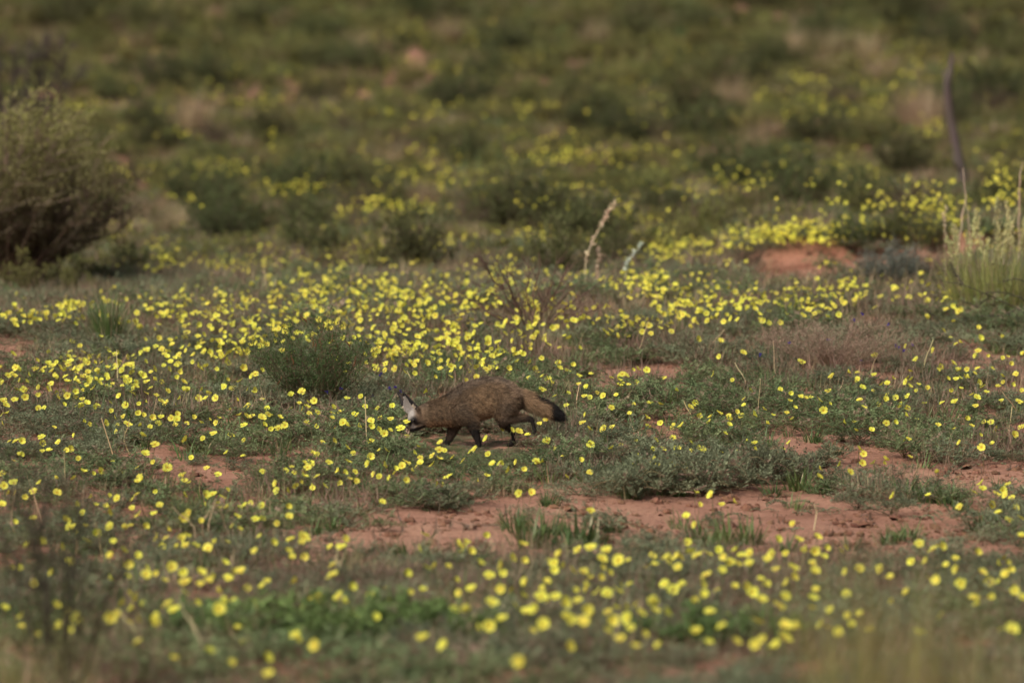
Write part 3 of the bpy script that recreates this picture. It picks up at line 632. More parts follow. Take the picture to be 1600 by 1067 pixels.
def fox_colour(P, Nn):
    zx = P[:, 0] * 1412 + 760; zy = 668 - P[:, 2] * 1412; y = P[:, 1]; n = len(P)
    n1 = fbm(P[:, 0] * 28, P[:, 2] * 28 + y * 20, 3, 3); n2 = fbm(P[:, 0] * 90, P[:, 2] * 70, 9, 2)
    C = np.tile(np.array([0.175, 0.118, 0.074]), (n, 1)) * (1 + 0.8 * n1 + 0.4 * n2)[:, None]
    def mix(c, wgt): 
        nonlocal C
        wgt = np.clip(wgt, 0, 1)[:, None]; C = C * (1 - wgt) + np.asarray(c) * wgt
    g = lambda cx, cy, sx, sy: np.exp(-((zx - cx) / sx) ** 2 - ((zy - cy) / sy) ** 2)
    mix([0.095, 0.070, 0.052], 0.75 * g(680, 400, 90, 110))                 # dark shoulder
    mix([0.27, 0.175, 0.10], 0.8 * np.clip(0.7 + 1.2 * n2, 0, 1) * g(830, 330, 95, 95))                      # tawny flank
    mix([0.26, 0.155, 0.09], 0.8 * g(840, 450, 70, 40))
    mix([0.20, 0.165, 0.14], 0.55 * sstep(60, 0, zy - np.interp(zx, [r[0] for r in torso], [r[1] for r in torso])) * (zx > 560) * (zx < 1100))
    mix([0.27, 0.15, 0.08], 0.85 * sstep(430, 520, zy) * sstep(640, 560, zx) * sstep(380, 420, zx))   # rusty throat
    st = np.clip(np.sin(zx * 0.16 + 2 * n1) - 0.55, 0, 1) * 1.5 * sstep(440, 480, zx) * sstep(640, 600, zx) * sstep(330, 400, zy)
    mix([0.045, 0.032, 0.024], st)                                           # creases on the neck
    mix([0.120, 0.090, 0.070], 0.6 * g(985, 380, 60, 90))
    mix([0.32, 0.22, 0.15], 0.7 * sstep(990, 1040, zx) * sstep(330, 260, zy) * (zy < 340))
    # tail
    tl = sstep(1090, 1130, zx) * (zy < 520) * (1 - (np.abs(y + 0.045) < 0.02) * (zy > 440))
    tx = np.array([r[0] for r in TAIL]); ty = np.array([r[1] for r in TAIL]); mid = np.interp(zx, tx, ty)
    tlm = tl * (zy - mid > -95) * (zy - mid < np.where(zx < 1225, 70, 95))
    mix([0.29, 0.19, 0.115], 0.9 * tlm); mix([0.33, 0.26, 0.17], 0.6 * tlm * sstep(20, 55, zy - mid) * sstep(1260, 1200, zx))
    mix([0.010, 0.009, 0.010], tlm * sstep(1285, 1325, zx + 14 * n1)); mix([0.014, 0.011, 0.010], tlm * sstep(-28, -50, zy - mid) * sstep(1170, 1220, zx))
    # legs
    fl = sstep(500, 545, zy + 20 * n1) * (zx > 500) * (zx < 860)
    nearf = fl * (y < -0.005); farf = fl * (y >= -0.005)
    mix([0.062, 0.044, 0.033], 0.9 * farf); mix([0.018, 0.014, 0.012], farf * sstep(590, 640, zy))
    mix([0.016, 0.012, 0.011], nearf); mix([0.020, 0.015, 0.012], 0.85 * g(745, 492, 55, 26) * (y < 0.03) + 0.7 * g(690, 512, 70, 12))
    hl = np.maximum(sstep(440, 485, zy + 14 * n1), sstep(425, 450, zy) * sstep(1020, 1080, zx)) * (zx > 900)
    mix([0.055, 0.038, 0.028], 0.85 * hl * (1 - tlm)); mix([0.020, 0.015, 0.013], hl * (1 - tlm) * np.maximum(sstep(500, 560, zy), sstep(1130, 1180, zx)))
    mix([0.17, 0.14, 0.12], 0.6 * g(1000, 452, 30, 10) * (y < 0))  # highlight by the near hind knee, painted into the coat
    # head
    hd = sstep(425, 395, zx)
    mix([0.170, 0.110, 0.068], 0.85 * hd)
    mix([0.38, 0.35, 0.335], hd * np.clip(1.5 * np.exp(-((zx - 300 - (zy - 440) * -0.15) / 29) ** 2 - ((zy - 432) / 50) ** 2), 0, 1))    # white brow band
    mix([0.40, 0.37, 0.36], 0.85 * g(318, 520, 22, 17)); mix([0.11, 0.085, 0.065], 0.8 * g(385, 500, 28, 40))
    mix([0.018, 0.016, 0.018], 1.6 * g(328, 472, 25, 24) + 1.3 * g(300, 500, 14, 26) * (Nn[:, 2] > -0.4) * 0.8 + 0.8 * g(352, 500, 20, 14))
    mix([0.016, 0.014, 0.014], hd * np.maximum(sstep(532, 543, zy + 0.25 * (zx - 300)), 1.4 * g(275, 540, 16, 18)))
    mix([0.075, 0.052, 0.038], 0.85 * g(392, 362, 34, 30))
    # ears
    for mpt, f, tt, qq in EARS:
        lo, hi = mpt.min(0) - 0.012, mpt.max(0) + 0.012
        ix = np.where(np.all((P > lo) & (P < hi), axis=1))[0]
        if len(ix) == 0: continue
        d2 = ((P[ix][:, None, :] - mpt[None]) ** 2).sum(2); j = d2.argmin(1); dd = np.sqrt(d2.min(1))
        ins = ((P[ix] - mpt[j]) * f).sum(1); wt = (dd < 0.011) & (tt[j] > 0.16)
        ins = (Nn[ix] * f).sum(1); c = np.where((ins > 0.1)[:, None], np.array([0.35, 0.315, 0.30]), np.array([0.05, 0.036, 0.028]))
        c = np.where((tt[j] > 0.86)[:, None] | ((qq[j] > 0.62) & (tt[j] > 0.40))[:, None], np.array([0.012, 0.010, 0.010]), c)
        pale = (qq[j] > 0.75) & (tt[j] < 0.42) & (tt[j] > 0.2); c = np.where(pale[:, None], np.array([0.42, 0.33, 0.24]), c)
        C[ix[wt]] = c[wt]
    body_ = (zx > 425)[:, None]; C = np.where(body_, C * np.array([0.80, 0.77, 0.74]), C)
    return np.clip(C, 0.004, 0.9)

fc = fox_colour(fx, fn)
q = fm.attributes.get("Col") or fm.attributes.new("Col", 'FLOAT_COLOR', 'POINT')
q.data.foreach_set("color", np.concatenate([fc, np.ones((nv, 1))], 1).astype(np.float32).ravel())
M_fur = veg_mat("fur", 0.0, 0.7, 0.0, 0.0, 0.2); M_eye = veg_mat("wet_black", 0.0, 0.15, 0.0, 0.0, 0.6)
fm.materials.append(M_fur); fm.polygons.foreach_set("use_smooth", np.ones(len(fm.polygons), bool)); fm.update()
FOX = hit(740, 700)[0] + np.array([0, 0, 0.008])
fox = thing("bat_eared_fox", "brown fox with huge pale ears and black-tipped tail walking head down among yellow flowers", "fox", FOX)
body = obj("body", fm, fox)
# fur strands
np_ = len(fm.polygons); fcen = np.zeros(np_ * 3); fm.polygons.foreach_get("center", fcen); fcen = fcen.reshape(-1, 3); far_ = np.zeros(np_); fm.polygons.foreach_get("area", far_)
fnor = np.zeros(np_ * 3); fm.polygons.foreach_get("normal", fnor); fnor = fnor.reshape(-1, 3)
NS = 80000; pick = rng.choice(np_, NS, p=far_ / far_.sum()); R0 = fcen[pick] + rng.normal(0, 0.0016, (NS, 3)); N0 = fnor[pick]
zx = R0[:, 0] * 1412 + 760; zy = 668 - R0[:, 2] * 1412; C0 = fox_colour(R0, N0)
tailw = sstep(1060, 1140, zx) * (zy - np.interp(zx, [r[0] for r in TAIL], [r[1] for r in TAIL]) < np.where(zx < 1225, 70, 110))
headw = sstep(430, 385, zx); legw = np.maximum(sstep(500, 560, zy), sstep(425, 455, zy) * sstep(960, 1020, zx)) * (1 - headw) * (1 - tailw)
ln = 0.020 * (1 - headw) * (1 - legw) + 0.006 * headw + 0.008 * legw + 0.014 * tailw
ln = ln * rng.uniform(0.6, 1.25, NS)
comb = np.stack([np.full(NS, 0.85), 0 * zx, np.full(NS, -0.30)], 1)
comb = comb * (1 - legw)[:, None] + np.array([0.15, 0, -1.0]) * legw[:, None]
comb = comb * (1 - tailw)[:, None] + np.array([0.90, 0, -0.40]) * tailw[:, None]
comb = comb * (1 - headw)[:, None] + np.array([0.6, 0, 0.5]) * headw[:, None]
comb -= N0 * (comb * N0).sum(1, keepdims=True) * 0.9
dr = comb * 1.0 + N0 * (0.45 - 0.2 * headw)[:, None] + rng.normal(0, 0.20, (NS, 3)); dr /= np.linalg.norm(dr, axis=1, keepdims=True)
sd = np.cross(dr, N0 + rng.normal(0, 0.3, (NS, 3))); sd /= np.linalg.norm(sd, axis=1, keepdims=True) + 1e-9
wd = (0.0011 - 0.0004 * headw)[:, None]
keep = ~((zx < 365) & (zy < 400) & (rng.random(NS) < 0.85))
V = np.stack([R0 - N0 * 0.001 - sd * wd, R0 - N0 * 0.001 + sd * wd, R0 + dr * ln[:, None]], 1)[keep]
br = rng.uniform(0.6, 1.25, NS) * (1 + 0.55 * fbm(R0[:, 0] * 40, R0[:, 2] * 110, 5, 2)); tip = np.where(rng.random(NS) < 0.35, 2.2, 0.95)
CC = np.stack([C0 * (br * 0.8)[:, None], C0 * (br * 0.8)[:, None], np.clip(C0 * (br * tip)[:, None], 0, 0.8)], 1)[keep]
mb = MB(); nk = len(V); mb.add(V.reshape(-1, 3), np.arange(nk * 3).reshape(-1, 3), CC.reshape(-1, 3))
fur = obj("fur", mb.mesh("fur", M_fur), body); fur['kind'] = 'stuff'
def ball(c, r, col, mat, name, sq=(1, 1, 1)):
    mb = MB(); V = []; F = []; a_, b_ = 8, 12
    for i in range(a_ + 1):
        for j in range(b_):
            th = math.pi * i / a_; ph = 2 * math.pi * j / b_; V.append([r * sq[0] * math.sin(th) * math.cos(ph), r * sq[1] * math.sin(th) * math.sin(ph), r * sq[2] * math.cos(th)])
    for i in range(a_):
        for j in range(b_):
            p, q_ = i * b_ + j, i * b_ + (j + 1) % b_; F += [[p, p + b_, q_ + b_], [p, q_ + b_, q_]]
    mb.add(V, F, col); return obj(name, mb.mesh(name, mat, True), fox, c)
ball(zl(325, 471, -0.0365), 0.0075, (0.012, 0.009, 0.008), M_eye, "eye"); ball(zl(318, 471, 0.034), 0.0075, (0.012, 0.009, 0.008), M_eye, "eye")
ball(zl(274, 546), 0.0085, (0.010, 0.009, 0.009), M_eye, "nose", (1, 1.1, 0.85))

# ------------------------------------------------------------------ shrubs
def shrub(hh, rad, nst, ntw, nleaf, ll, lw, lcol, wcol, tips=None, droop=0.0, r0=0.006, up=0.5, inner=0.25):
    """branches and foliage of a bushy shrub, grown from the base outwards"""
    br, fo = MB(), MB(); P, Dv, Lc = [], [], []
    for k in range(nst):
        az = rng.uniform(0, 2 * math.pi); rr = rad * math.sqrt(rng.random()) * 0.95; top = hh * rng.uniform(0.6, 1.0) * (1 - 0.45 * (rr / rad) ** 2)
        n = 7; t = np.linspace(0, 1, n); wob = rng.normal(0, 0.03 * hh, (n, 3)) * t[:, None]
        pts = np.stack([rr * t ** (1 - up * 0.4) * math.cos(az), rr * t ** (1 - up * 0.4) * math.sin(az), top * t ** 0.9 - droop * t * t], 1) + wob; pts[0, 2] = -0.03
        br.tube(pts, np.linspace(r0, r0 * 0.3, n), jit(wcol, 1, 0.3)[0], 4)
        for q_ in range(ntw):
            tt = rng.uniform(inner, 1.0); b0 = np.array([np.interp(tt, t, pts[:, i]) for i in range(3)])
            dv = rng.normal(0, 1, 3) * [1, 1, 0.6] + [math.cos(az) * 0.5, math.sin(az) * 0.5, up * 1.3]; dv /= np.linalg.norm(dv); L = hh * rng.uniform(0.10, 0.24)
            e = b0 + dv * L; br.tube([b0, b0 + dv * L * 0.5 + rng.normal(0, 0.012 * hh, 3), e], [r0 * 0.35, r0 * 0.25, r0 * 0.12], jit(wcol, 1, 0.3)[0], 3)
            for m in range(nleaf):
                u = rng.uniform(0.15, 1.05); P.append(b0 + dv * L * u + rng.normal(0, 0.006 + 0.012 * hh, 3)); d2 = dv * 0.6 + rng.normal(0, 0.6, 3); d2[2] += 0.2; Dv.append(d2)
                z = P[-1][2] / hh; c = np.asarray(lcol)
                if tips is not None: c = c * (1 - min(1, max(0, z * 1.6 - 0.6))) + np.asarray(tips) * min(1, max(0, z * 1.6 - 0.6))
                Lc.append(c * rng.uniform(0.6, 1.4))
    P = np.array(P); P[:, 2] = np.maximum(P[:, 2], 0.005); n = len(P)
    fo.leaves(P, np.array(Dv), ll * rng.uniform(0.7, 1.3, n), lw * rng.uniform(0.8, 1.2, n), np.array(Lc))
    return br, fo

def place_shrub(name, label, cat, loc, br, fo, group=None, lm=M_leaf, rotz=0, scale=1.0):
    o = thing(name, label, cat, loc, group, rotz, scale)
    obj("branches", br if isinstance(br, bpy.types.Mesh) else br.mesh("branches", M_wood), o)
    if fo is not None: obj("foliage", fo if isinstance(fo, bpy.types.Mesh) else fo.mesh("foliage", lm), o)
    return o

# background bushes: a few built kinds, placed one by one
KIND = {}
def kind(nm, m, *a, **k):
    KIND[nm] = []
    for _ in range(m):
        b_, f_ = shrub(*a, **k); KIND[nm].append((b_.mesh("branches", M_wood), f_.mesh("foliage", M_leaf)))
kind('dark', 3, 0.66, 0.54, 30, 7, 13, 0.045, 0.018, DKGREEN * 0.95, BROWN * 0.8, DKGREEN * 1.25)
kind('olive', 3, 0.55, 0.50, 26, 6, 11, 0.045, 0.016, OLIVE * 0.8, BROWN, OLIVE * 1.35)
kind('brown', 2, 0.55, 0.45, 34, 7, 6, 0.035, 0.010, PINKDRY * 0.45, BROWN * 1.2, OLIVE * 0.6)
def tussock(hh, n, c1, straw):
    mb = MB(); r = 0.12 * np.sqrt(rng.random(n)); az = rng.uniform(0, 6.28, n); P = np.stack([r * np.cos(az), r * np.sin(az), np.full(n, -0.02)], 1)
    C = jit(c1, n, 0.35); k = rng.random(n) < straw; C[k] = jit(STRAW, k.sum(), 0.3)
    mb.blades(P, az, hh * rng.uniform(0.5, 1.1, n), rng.uniform(0.006, 0.011, n), np.abs(rng.normal(0.22, 0.22, n)), np.abs(rng.normal(0.4, 0.4, n)), C, 3); return mb
TUS = {'tan': [tussock(0.55, 260, STRAW * 0.75, 0.6).mesh("blades", M_grass) for _ in range(2)], 'green': [tussock(0.55, 260, GREEN * 1.2, 0.15).mesh("blades", M_grass) for _ in range(2)]}

# (px of base, py of base, width px, kind)
SPOTS = [(365, 388, 110, 'dark'), (650, 428, 140, 'dark'), (590, 425, 90, 'olive'), (750, 372, 110, 'brown'), (760, 330, 80, 'dark'), (880, 445, 130, 'dark'), (960, 425, 90, 'dark'), (820, 425, 80, 'olive'), (1150, 312, 110, 'dark'),
         (1260, 335, 90, 'olive'), (1040, 372, 40, 'dark'), (480, 278, 60, 'dark'), (560, 318, 110, 'dark'), (300, 330, 120, 'olive'), (200, 300, 110, 'brown'), (250, 245, 100, 'dark'), (330, 240, 110, 'brown'), (420, 230, 90, 'dark'),
         (690, 240, 100, 'olive'), (620, 250, 80, 'brown'), (735, 265, 70, 'dark'), (540, 225, 90, 'brown'), (800, 100, 110, 'dark'), (760, 130, 90, 'dark'), (890, 60, 100, 'olive'), (1000, 75, 110, 'dark'), (1090, 60, 90, 'dark'), (950, 150, 100, 'olive'),
         (1080, 200, 120, 'dark'), (1180, 215, 110, 'olive'), (1020, 235, 100, 'brown'), (930, 215, 110, 'dark'), (860, 200, 90, 'olive'), (1280, 240, 120, 'dark'), (1370, 235, 110, 'olive'), (1420, 290, 130, 'dark'), (1350, 305, 110, 'olive'), (1310, 180, 100, 'brown'),
         (1400, 25, 130, 'dark'), (1340, 18, 80, 'dark'), (165, 18, 80, 'dark'), (1200, 95, 110, 'olive'), (1290, 75, 100, 'dark'), (1450, 110, 100, 'olive'), (1560, 90, 110, 'dark'), (1550, 190, 110, 'brown'), (1580, 240, 80, 'olive'), (1500, 160, 80, 'dark'),
         (60, 60, 110, 'olive'), (230, 60, 110, 'dark'), (330, 95, 100, 'olive'), (410, 60, 110, 'dark'), (500, 75, 90, 'dark'), (590, 60, 100, 'olive'), (690, 60, 100, 'dark'), (240, 130, 90, 'brown'), (330, 145, 100, 'dark'), (420, 145, 80, 'olive'),
         (560, 130, 110, 'dark'), (640, 140, 100, 'olive'), (490, 180, 90, 'dark'), (600, 195, 110, 'olive'), (700, 185, 100, 'dark'), (800, 175, 90, 'brown'), (150, 215, 90, 'olive'), (1130, 150, 110, 'dark'), (1230, 160, 90, 'olive'),
         (1100, 440, 60, 'brown'), (1170, 430, 90, 'brown'), (30, 470, 110, 'olive'), (110, 468, 90, 'olive'), (200, 440, 80, 'dark'), (260, 430, 70, 'olive'), (170, 545, 90, 'green'), (1235, 512, 55, 'green'), (1560, 330, 90, 'dark'), (1455, 395, 70, 'dark'), (1400, 388, 90, 'dark'), (1330, 395, 80, 'dark'),
         (260, 385, 60, 'tan'), (275, 370, 50, 'tan'), (660, 340, 60, 'tan'), (740, 385, 40, 'tan'), (1200, 240, 60, 'tan'), (1170, 255, 60, 'tan'), (1090, 330, 50, 'tan'), (550, 110, 60, 'tan'), (700, 80, 60, 'tan'), (1240, 105, 60, 'tan'), (930, 85, 60, 'tan'), (860, 235, 50, 'tan'), (1370, 140, 50, 'tan'), (1300, 100, 60, 'tan'), (430, 60, 40, 'tan')]
for _ in range(190):
    kx = rng.uniform(-90, 1690); ky = rng.uniform(-70, 400) if rng.random() < 0.8 else rng.uniform(300, 420)
    if bare(np.array([kx]), np.array([ky - 8.]))[0] < 1.3: continue
    if kx < 150 and ky > 150: continue
    if 1430 < kx < 1570 and ky > 240: continue
    if ky > 230 and rng.random() < 0.14: continue
    SPOTS.append((kx, ky, rng.uniform(65, 140), rng.choice(['dark', 'olive', 'olive', 'brown', 'tan'], p=[.46, .20, .14, .10, .10] if ky < 230 else [.52, .22, .16, .10, .0])))
WORDS = {'dark': "dark green leafy bush", 'olive': "olive green bush with paler tips", 'brown': "brownish half-dry twiggy bush"}
AR = np.array([(s[0], s[1]) for s in SPOTS]); SP = hit(AR[:, 0], AR[:, 1])
NB = {'dark': "by a dark bush", 'olive': "by an olive bush", 'brown': "by a brownish bush", 'tan': "by a straw tussock", 'green': "by a green tussock"}
for si, ((bx, by, bw, kd), p) in enumerate(zip(SPOTS, SP)):
    dd = np.hypot(SP[:, 0] - p[0], (SP[:, 1] - p[1]) * 0.5); dd[si] = 99; ni = int(dd.argmin()); near_w = NB[SPOTS[ni][3]] if dd[ni] < 1.6 else "standing apart"
    wm = bw * p[1] / FPX
    band = "on the far dune slope" if by < 200 else ("on the lower dune slope" if by < 345 else "among the yellow flower field")
    if bw > 105: sz = "broad "
    elif bw < 75: sz = "small "
    else: sz = ""
    if kd in ('tan', 'green'):
        o = thing("grass_tussock", {'tan': "pale straw coloured grass tussock ", 'green': "upright dark green grass tussock "}[kd] + band + " " + near_w, "grass", p, "grass tussocks " + band, rng.uniform(0, 6.28), max(0.45, min(1.5, wm / 0.5)))
        obj("blades", TUS[kd][int(rng.integers(0, 2))], o)
    else:
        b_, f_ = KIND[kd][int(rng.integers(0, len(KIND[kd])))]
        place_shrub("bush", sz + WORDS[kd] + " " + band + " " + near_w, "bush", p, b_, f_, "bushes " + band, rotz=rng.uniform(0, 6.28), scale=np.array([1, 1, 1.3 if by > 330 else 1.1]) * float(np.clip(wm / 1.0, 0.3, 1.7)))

# scrub that fills the slope between the bushes
scrub = []
for c1, c2 in ((OLIVE * 0.8, OLIVE * 1.05), (DKGREEN * 1.2, OLIVE * 0.8), (OLIVE * 0.95, OLIVE * 1.3)):
    b_, f_ = shrub(0.26, 0.30, 12, 5, 9, 0.035, 0.014, c1, BROWN, c2, r0=0.004); f_.v += b_.v; f_.f += [q + f_.n for q in b_.f]; f_.c += b_.c; f_.m += b_.m; scrub.append(f_.mesh("scrub", M_leaf))
scrub.append(grass_tuft(0.35, 0.32, 120, STRAW * 0.5, 0.010, 0.6, 0.8, 0.5).mesh("scrub", M_grass)); scrub.append(grass_tuft(0.35, 0.30, 120, GREEN * 1.1, 0.010, 0.6, 0.8, 0.2).mesh("scrub", M_grass))
P = sample_strip(1300, 42, 62, 1.5); P = np.concatenate([P, sample_strip(3200, 58, 85, 3, 5), sample_strip(8000, 80, 168, 4, 8)])
px, py = project(P); k = (bare(px, py - 6) > 1.0) & (fbm(P[:, 0] * 0.35, P[:, 1] * 0.13, 61, 3) > -0.52); P = P[k]; n = len(P)
scatter("slope_scrub", scrub, P, euler(n, 0.08), rng.uniform(0.55, 1.2, n) * (0.8 + 0.9 * sstep(55, 120, P[:, 1])), rng.choice(5, n, p=[.33, .24, .22, .11, .10]), "low olive scrub and grass covering the blurred dune slope", "scrub")
# loose herbs in the middle field
P = sample_strip(2300, 34, 62, 1.2); px, py = project(P); k = (bare(px, py - 8) > 0.9) & (fbm(P[:, 0] * 0.5, P[:, 1] * 0.3, 21, 2) > -0.15); P = P[k]; n = len(P)
scatter("field_herbs", mat_meshes + dm, P, euler(n), rng.uniform(0.9, 1.8, n), rng.choice(9, n, p=[.06] * 4 + [.08, .08] + [.34, .16, .10]), "low herbs and straw under the far yellow flowers", "ground cover")

# big bush on the left edge
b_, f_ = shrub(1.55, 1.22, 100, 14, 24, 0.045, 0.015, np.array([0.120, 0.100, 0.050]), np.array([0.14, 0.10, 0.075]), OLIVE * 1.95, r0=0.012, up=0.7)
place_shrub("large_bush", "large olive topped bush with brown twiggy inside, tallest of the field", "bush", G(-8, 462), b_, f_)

# bare twigs
def twig_tree(base, ends, r0, wcol, nside=6, fine=0.25, seed=0, lvl2=3):
    mb = MB(); base = np.asarray(base)
    for e in ends:
        e = np.asarray(e, float); n = 7; t = np.linspace(0, 1, n)[:, None]; L = np.linalg.norm(e - base)
        pts = base * (1 - t) + e * t + rng.normal(0, 0.022 * L, (n, 3)) * np.sin(np.pi * t); pts[:, 2] += 0.04 * L * np.sin(np.pi * t[:, 0])
        mb.tube(pts, np.linspace(r0, r0 * 0.35, n), jit(wcol, 1, 0.25)[0], 4)
        for k in range(nside):
            i = rng.uniform(0.2, 1.0) * (n - 1); b0 = np.array([np.interp(i, np.arange(n), pts[:, q_]) for q_ in range(3)])
            dv = (e - base) / L * 0.8 + rng.normal(0, 0.55, 3) * [1, 0.7, 0.8]; dv[2] = abs(dv[2]) * 0.9 + 0.15; dv /= np.linalg.norm(dv); l2 = fine * rng.uniform(0.4, 1.1)
            m = b0 + dv * l2 * 0.5 + rng.normal(0, 0.05 * l2, 3); e2 = b0 + dv * l2 + rng.normal(0, 0.09 * l2, 3)
            mb.tube([b0, m, e2], [r0 * 0.45, r0 * 0.34, r0 * 0.2], jit(wcol, 1, 0.25)[0], 3)
            for k2 in range(lvl2):
                d3 = dv + rng.normal(0, 0.5, 3); d3 /= np.linalg.norm(d3); mb.tube([m, m + d3 * l2 * 0.5], [r0 * 0.25, r0 * 0.13], jit(wcol, 1, 0.25)[0], 3)
    return mb
TW = np.array([0.125, 0.075, 0.058])
# leafless shrub behind the fox
bpos = G(828, 528); yb = bpos[1]
ends = [at(x_, y_, yb + q_) - bpos for x_, y_, q_ in [(748, 400, .1), (775, 405, -.2), (800, 420, .3), (825, 400, 0), (842, 395, .2), (865, 430, -.2), (888, 415, .1), (905, 440, .3), (938, 440, 0), (770, 450, .4), (795, 445, -.3), (850, 440, .4), (920, 470, .2), (940, 480, -.2), (735, 470, .1), (870, 455, 0)]]
o = thing("leafless_shrub", "leafless reddish brown twiggy shrub standing behind the fox", "shrub", bpos)
obj("branches", twig_tree((0, 0, -0.03), ends, 0.0062, TW * 0.75, 8, 0.18, 0, 3).mesh("branches", M_wood), o)
mb = MB(); pts = np.array([at(826, 523, yb - .1), at(790, 503, yb - .15), at(765, 490, yb - .2), at(742, 472, yb - .2)]) - bpos; mb.tube(pts, [0.006, 0.0055, 0.005, 0.004], TW * 1.1, 5)
mb.tube(np.array([at(752, 480, yb - .2), at(725, 487, yb - .25), at(693, 497, yb - .25)]) - bpos, [0.0042, 0.0036, 0.0026], TW, 4); obj("side_branch", mb.mesh("side_branch", M_wood), o)

# dead shrub behind the large bush
bp = G(10, 318); yb = bp[1]
ends = [at(x_, y_, yb + q_) - bp for x_, y_, q_ in [(48, 85, 0), (22, 95, .3), (75, 70, .2), (100, 95, -.3), (120, 120, .4), (-40, 80, 0), (90, 140, .1), (-10, 60, .3)]]
o = thing("dead_shrub", "dead grey-brown shrub with bare forked branches behind the large olive bush", "shrub", bp)
mb = twig_tree((0, 0, -0.05), ends, 0.028, np.array([0.06, 0.046, 0.042]), 16, 0.42, 0, 5); obj("branches", mb.mesh("branches", M_wood), o)

# dead snag on the right
bp = G(1509, 303); yb = bp[1]; PX = [(1511, 312, .056), (1506, 285, .050), (1499, 250, .045), (1491, 215, .046), (1484, 180, .048), (1481, 150, .046), (1480, 130, .042), (1484, 112, .032), (1488, 92, .024), (1488, 82, .010)]
o = thing("dead_snag", "crooked dead grey trunk with a forked tip rising behind the flowers", "dead tree", bp)
mb = MB(); pts = np.array([at(a_, b_, yb) for a_, b_, _ in PX]) - bp; pts[:, 1] += rng.normal(0, 0.03, len(pts)); mb.tube(pts, [r_ for _, _, r_ in PX], jit([0.085, 0.068, 0.06], len(PX), 0.25), 9)
obj("trunk", mb.mesh("trunk", M_wood, True), o)
for seg in ([(1481, 140, .030), (1477, 120, .024), (1475, 108, .010)], [(1502, 268, .036), (1494, 252, .030), (1489, 243, .012)]):
    mb = MB(); pts = np.array([at(a_, b_, yb - 0.02) for a_, b_, _ in seg]) - bp; mb.tube(pts, [r_ for _, _, r_ in seg], (0.075, 0.06, 0.052), 7); obj("branch_stub", mb.mesh("branch_stub", M_wood, True), o)

# green shrub with hanging pods, left of the fox
bp = G(500, 640)
b_, f_ = shrub(0.52, 0.38, 70, 10, 14, 0.014, 0.006, GREEN * 0.75, np.array([0.10, 0.075, 0.045]), GREEN * 0.95, r0=0.003, up=0.8)
o = place_shrub("green_shrub", "feathery green shrub hung with brown seed pods ahead of the fox", "shrub", bp, b_, f_)
for zx_, zy_, L_ in [(470, 495, .05), (505, 505, .06), (488, 530, .05), (493, 535, .06), (499, 530, .06), (520, 525, .08), (525, 535, .07), (540, 533, .05), (447, 555, .06), (455, 558, .05), (498, 558, .08), (555, 560, .05), (440, 590, .05), (515, 605, .05), (525, 575, .06)]:
    p = at(zx_, zy_, bp[1] + rng.normal(0, 0.1)) - bp; mb = MB(); dv = np.array([rng.normal(0, .4), rng.normal(0, .3), -1.0]); dv /= np.linalg.norm(dv); t = np.linspace(0, 1, 6)
    pts = p + np.outer(t, dv) * L_ + np.outer(np.sin(t * 3.1), [0.006, 0, 0]); mb.tube(np.concatenate([[p + [0, 0, 0.015]], pts]), [0.001, 0.0018, 0.0034, 0.0042, 0.0042, 0.003, 0.001], jit([0.16, 0.07, 0.035], 1, 0.3)[0], 5)
    obj("seed_pod", mb.mesh("seed_pod", M_wood, True), o)
for tx_, ty_, bx_, by_ in [(545, 500, 535, 560), (527, 503, 520, 550), (497, 515, 505, 560), (425, 505, 420, 560), (570, 520, 545, 555), (515, 512, 512, 550), (533, 498, 530, 550), (455, 530, 460, 580), (580, 540, 555, 590)]:
    mb = MB(); y_ = bp[1] + rng.normal(0, .12); a0, a1 = at(bx_, by_, y_) - bp, at(tx_, ty_, y_) - bp; t = np.linspace(0, 1, 16)[:, None]; pts = a0 * (1 - t) + a1 * t
    mb.tube(pts[::5], 0.0013, (0.10, 0.09, 0.04), 3); dv = rng.normal(0, 1, (32, 3)); dv[:, 2] += 0.6; mb.leaves(np.repeat(pts, 2, 0), dv, 0.012, 0.005, jit(GREEN * 1.1, 32)); obj("shoot", mb.mesh("shoot", M_leaf), o)

# violet flowers
def violet(nm, bp, spots, label, grp):
    for sx_, sy_ in spots:
        y_ = bp[1] + rng.normal(0, .1); p = at(sx_, sy_, y_); g = np.array([p[0], p[1], float(ground(p[0], p[1]))]); o = thing("violet_flower", label, "wildflower", g, grp); hgt = p[2] - g[2]
        mb = MB(); mb.tube([[0, 0, -0.01], [0.006, 0, hgt * 0.5], [0, 0, hgt]], [0.0013, 0.0011, 0.001], (0.12, 0.13, 0.06), 3); obj("stem", mb.mesh("stem", M_leaf), o)
        mb = MB(); m = 9; dv = rng.normal(0, 1, (m, 3)); dv[:, 1] -= 0.4; mb.leaves(np.tile([0, 0, hgt], (m, 1)), dv, 0.014, 0.010, jit([0.085, 0.055, 0.36], m, 0.25)); obj("bloom", mb.mesh("bloom", M_petal), o)
violet("a", G(610, 640), [(608, 607), (618, 606), (626, 611), (595, 585), (510, 612), (505, 618), (533, 606), (509, 640), (583, 618)], "tiny violet flower on a thin stem beside the pod shrub", "violet flowers by the pod shrub")

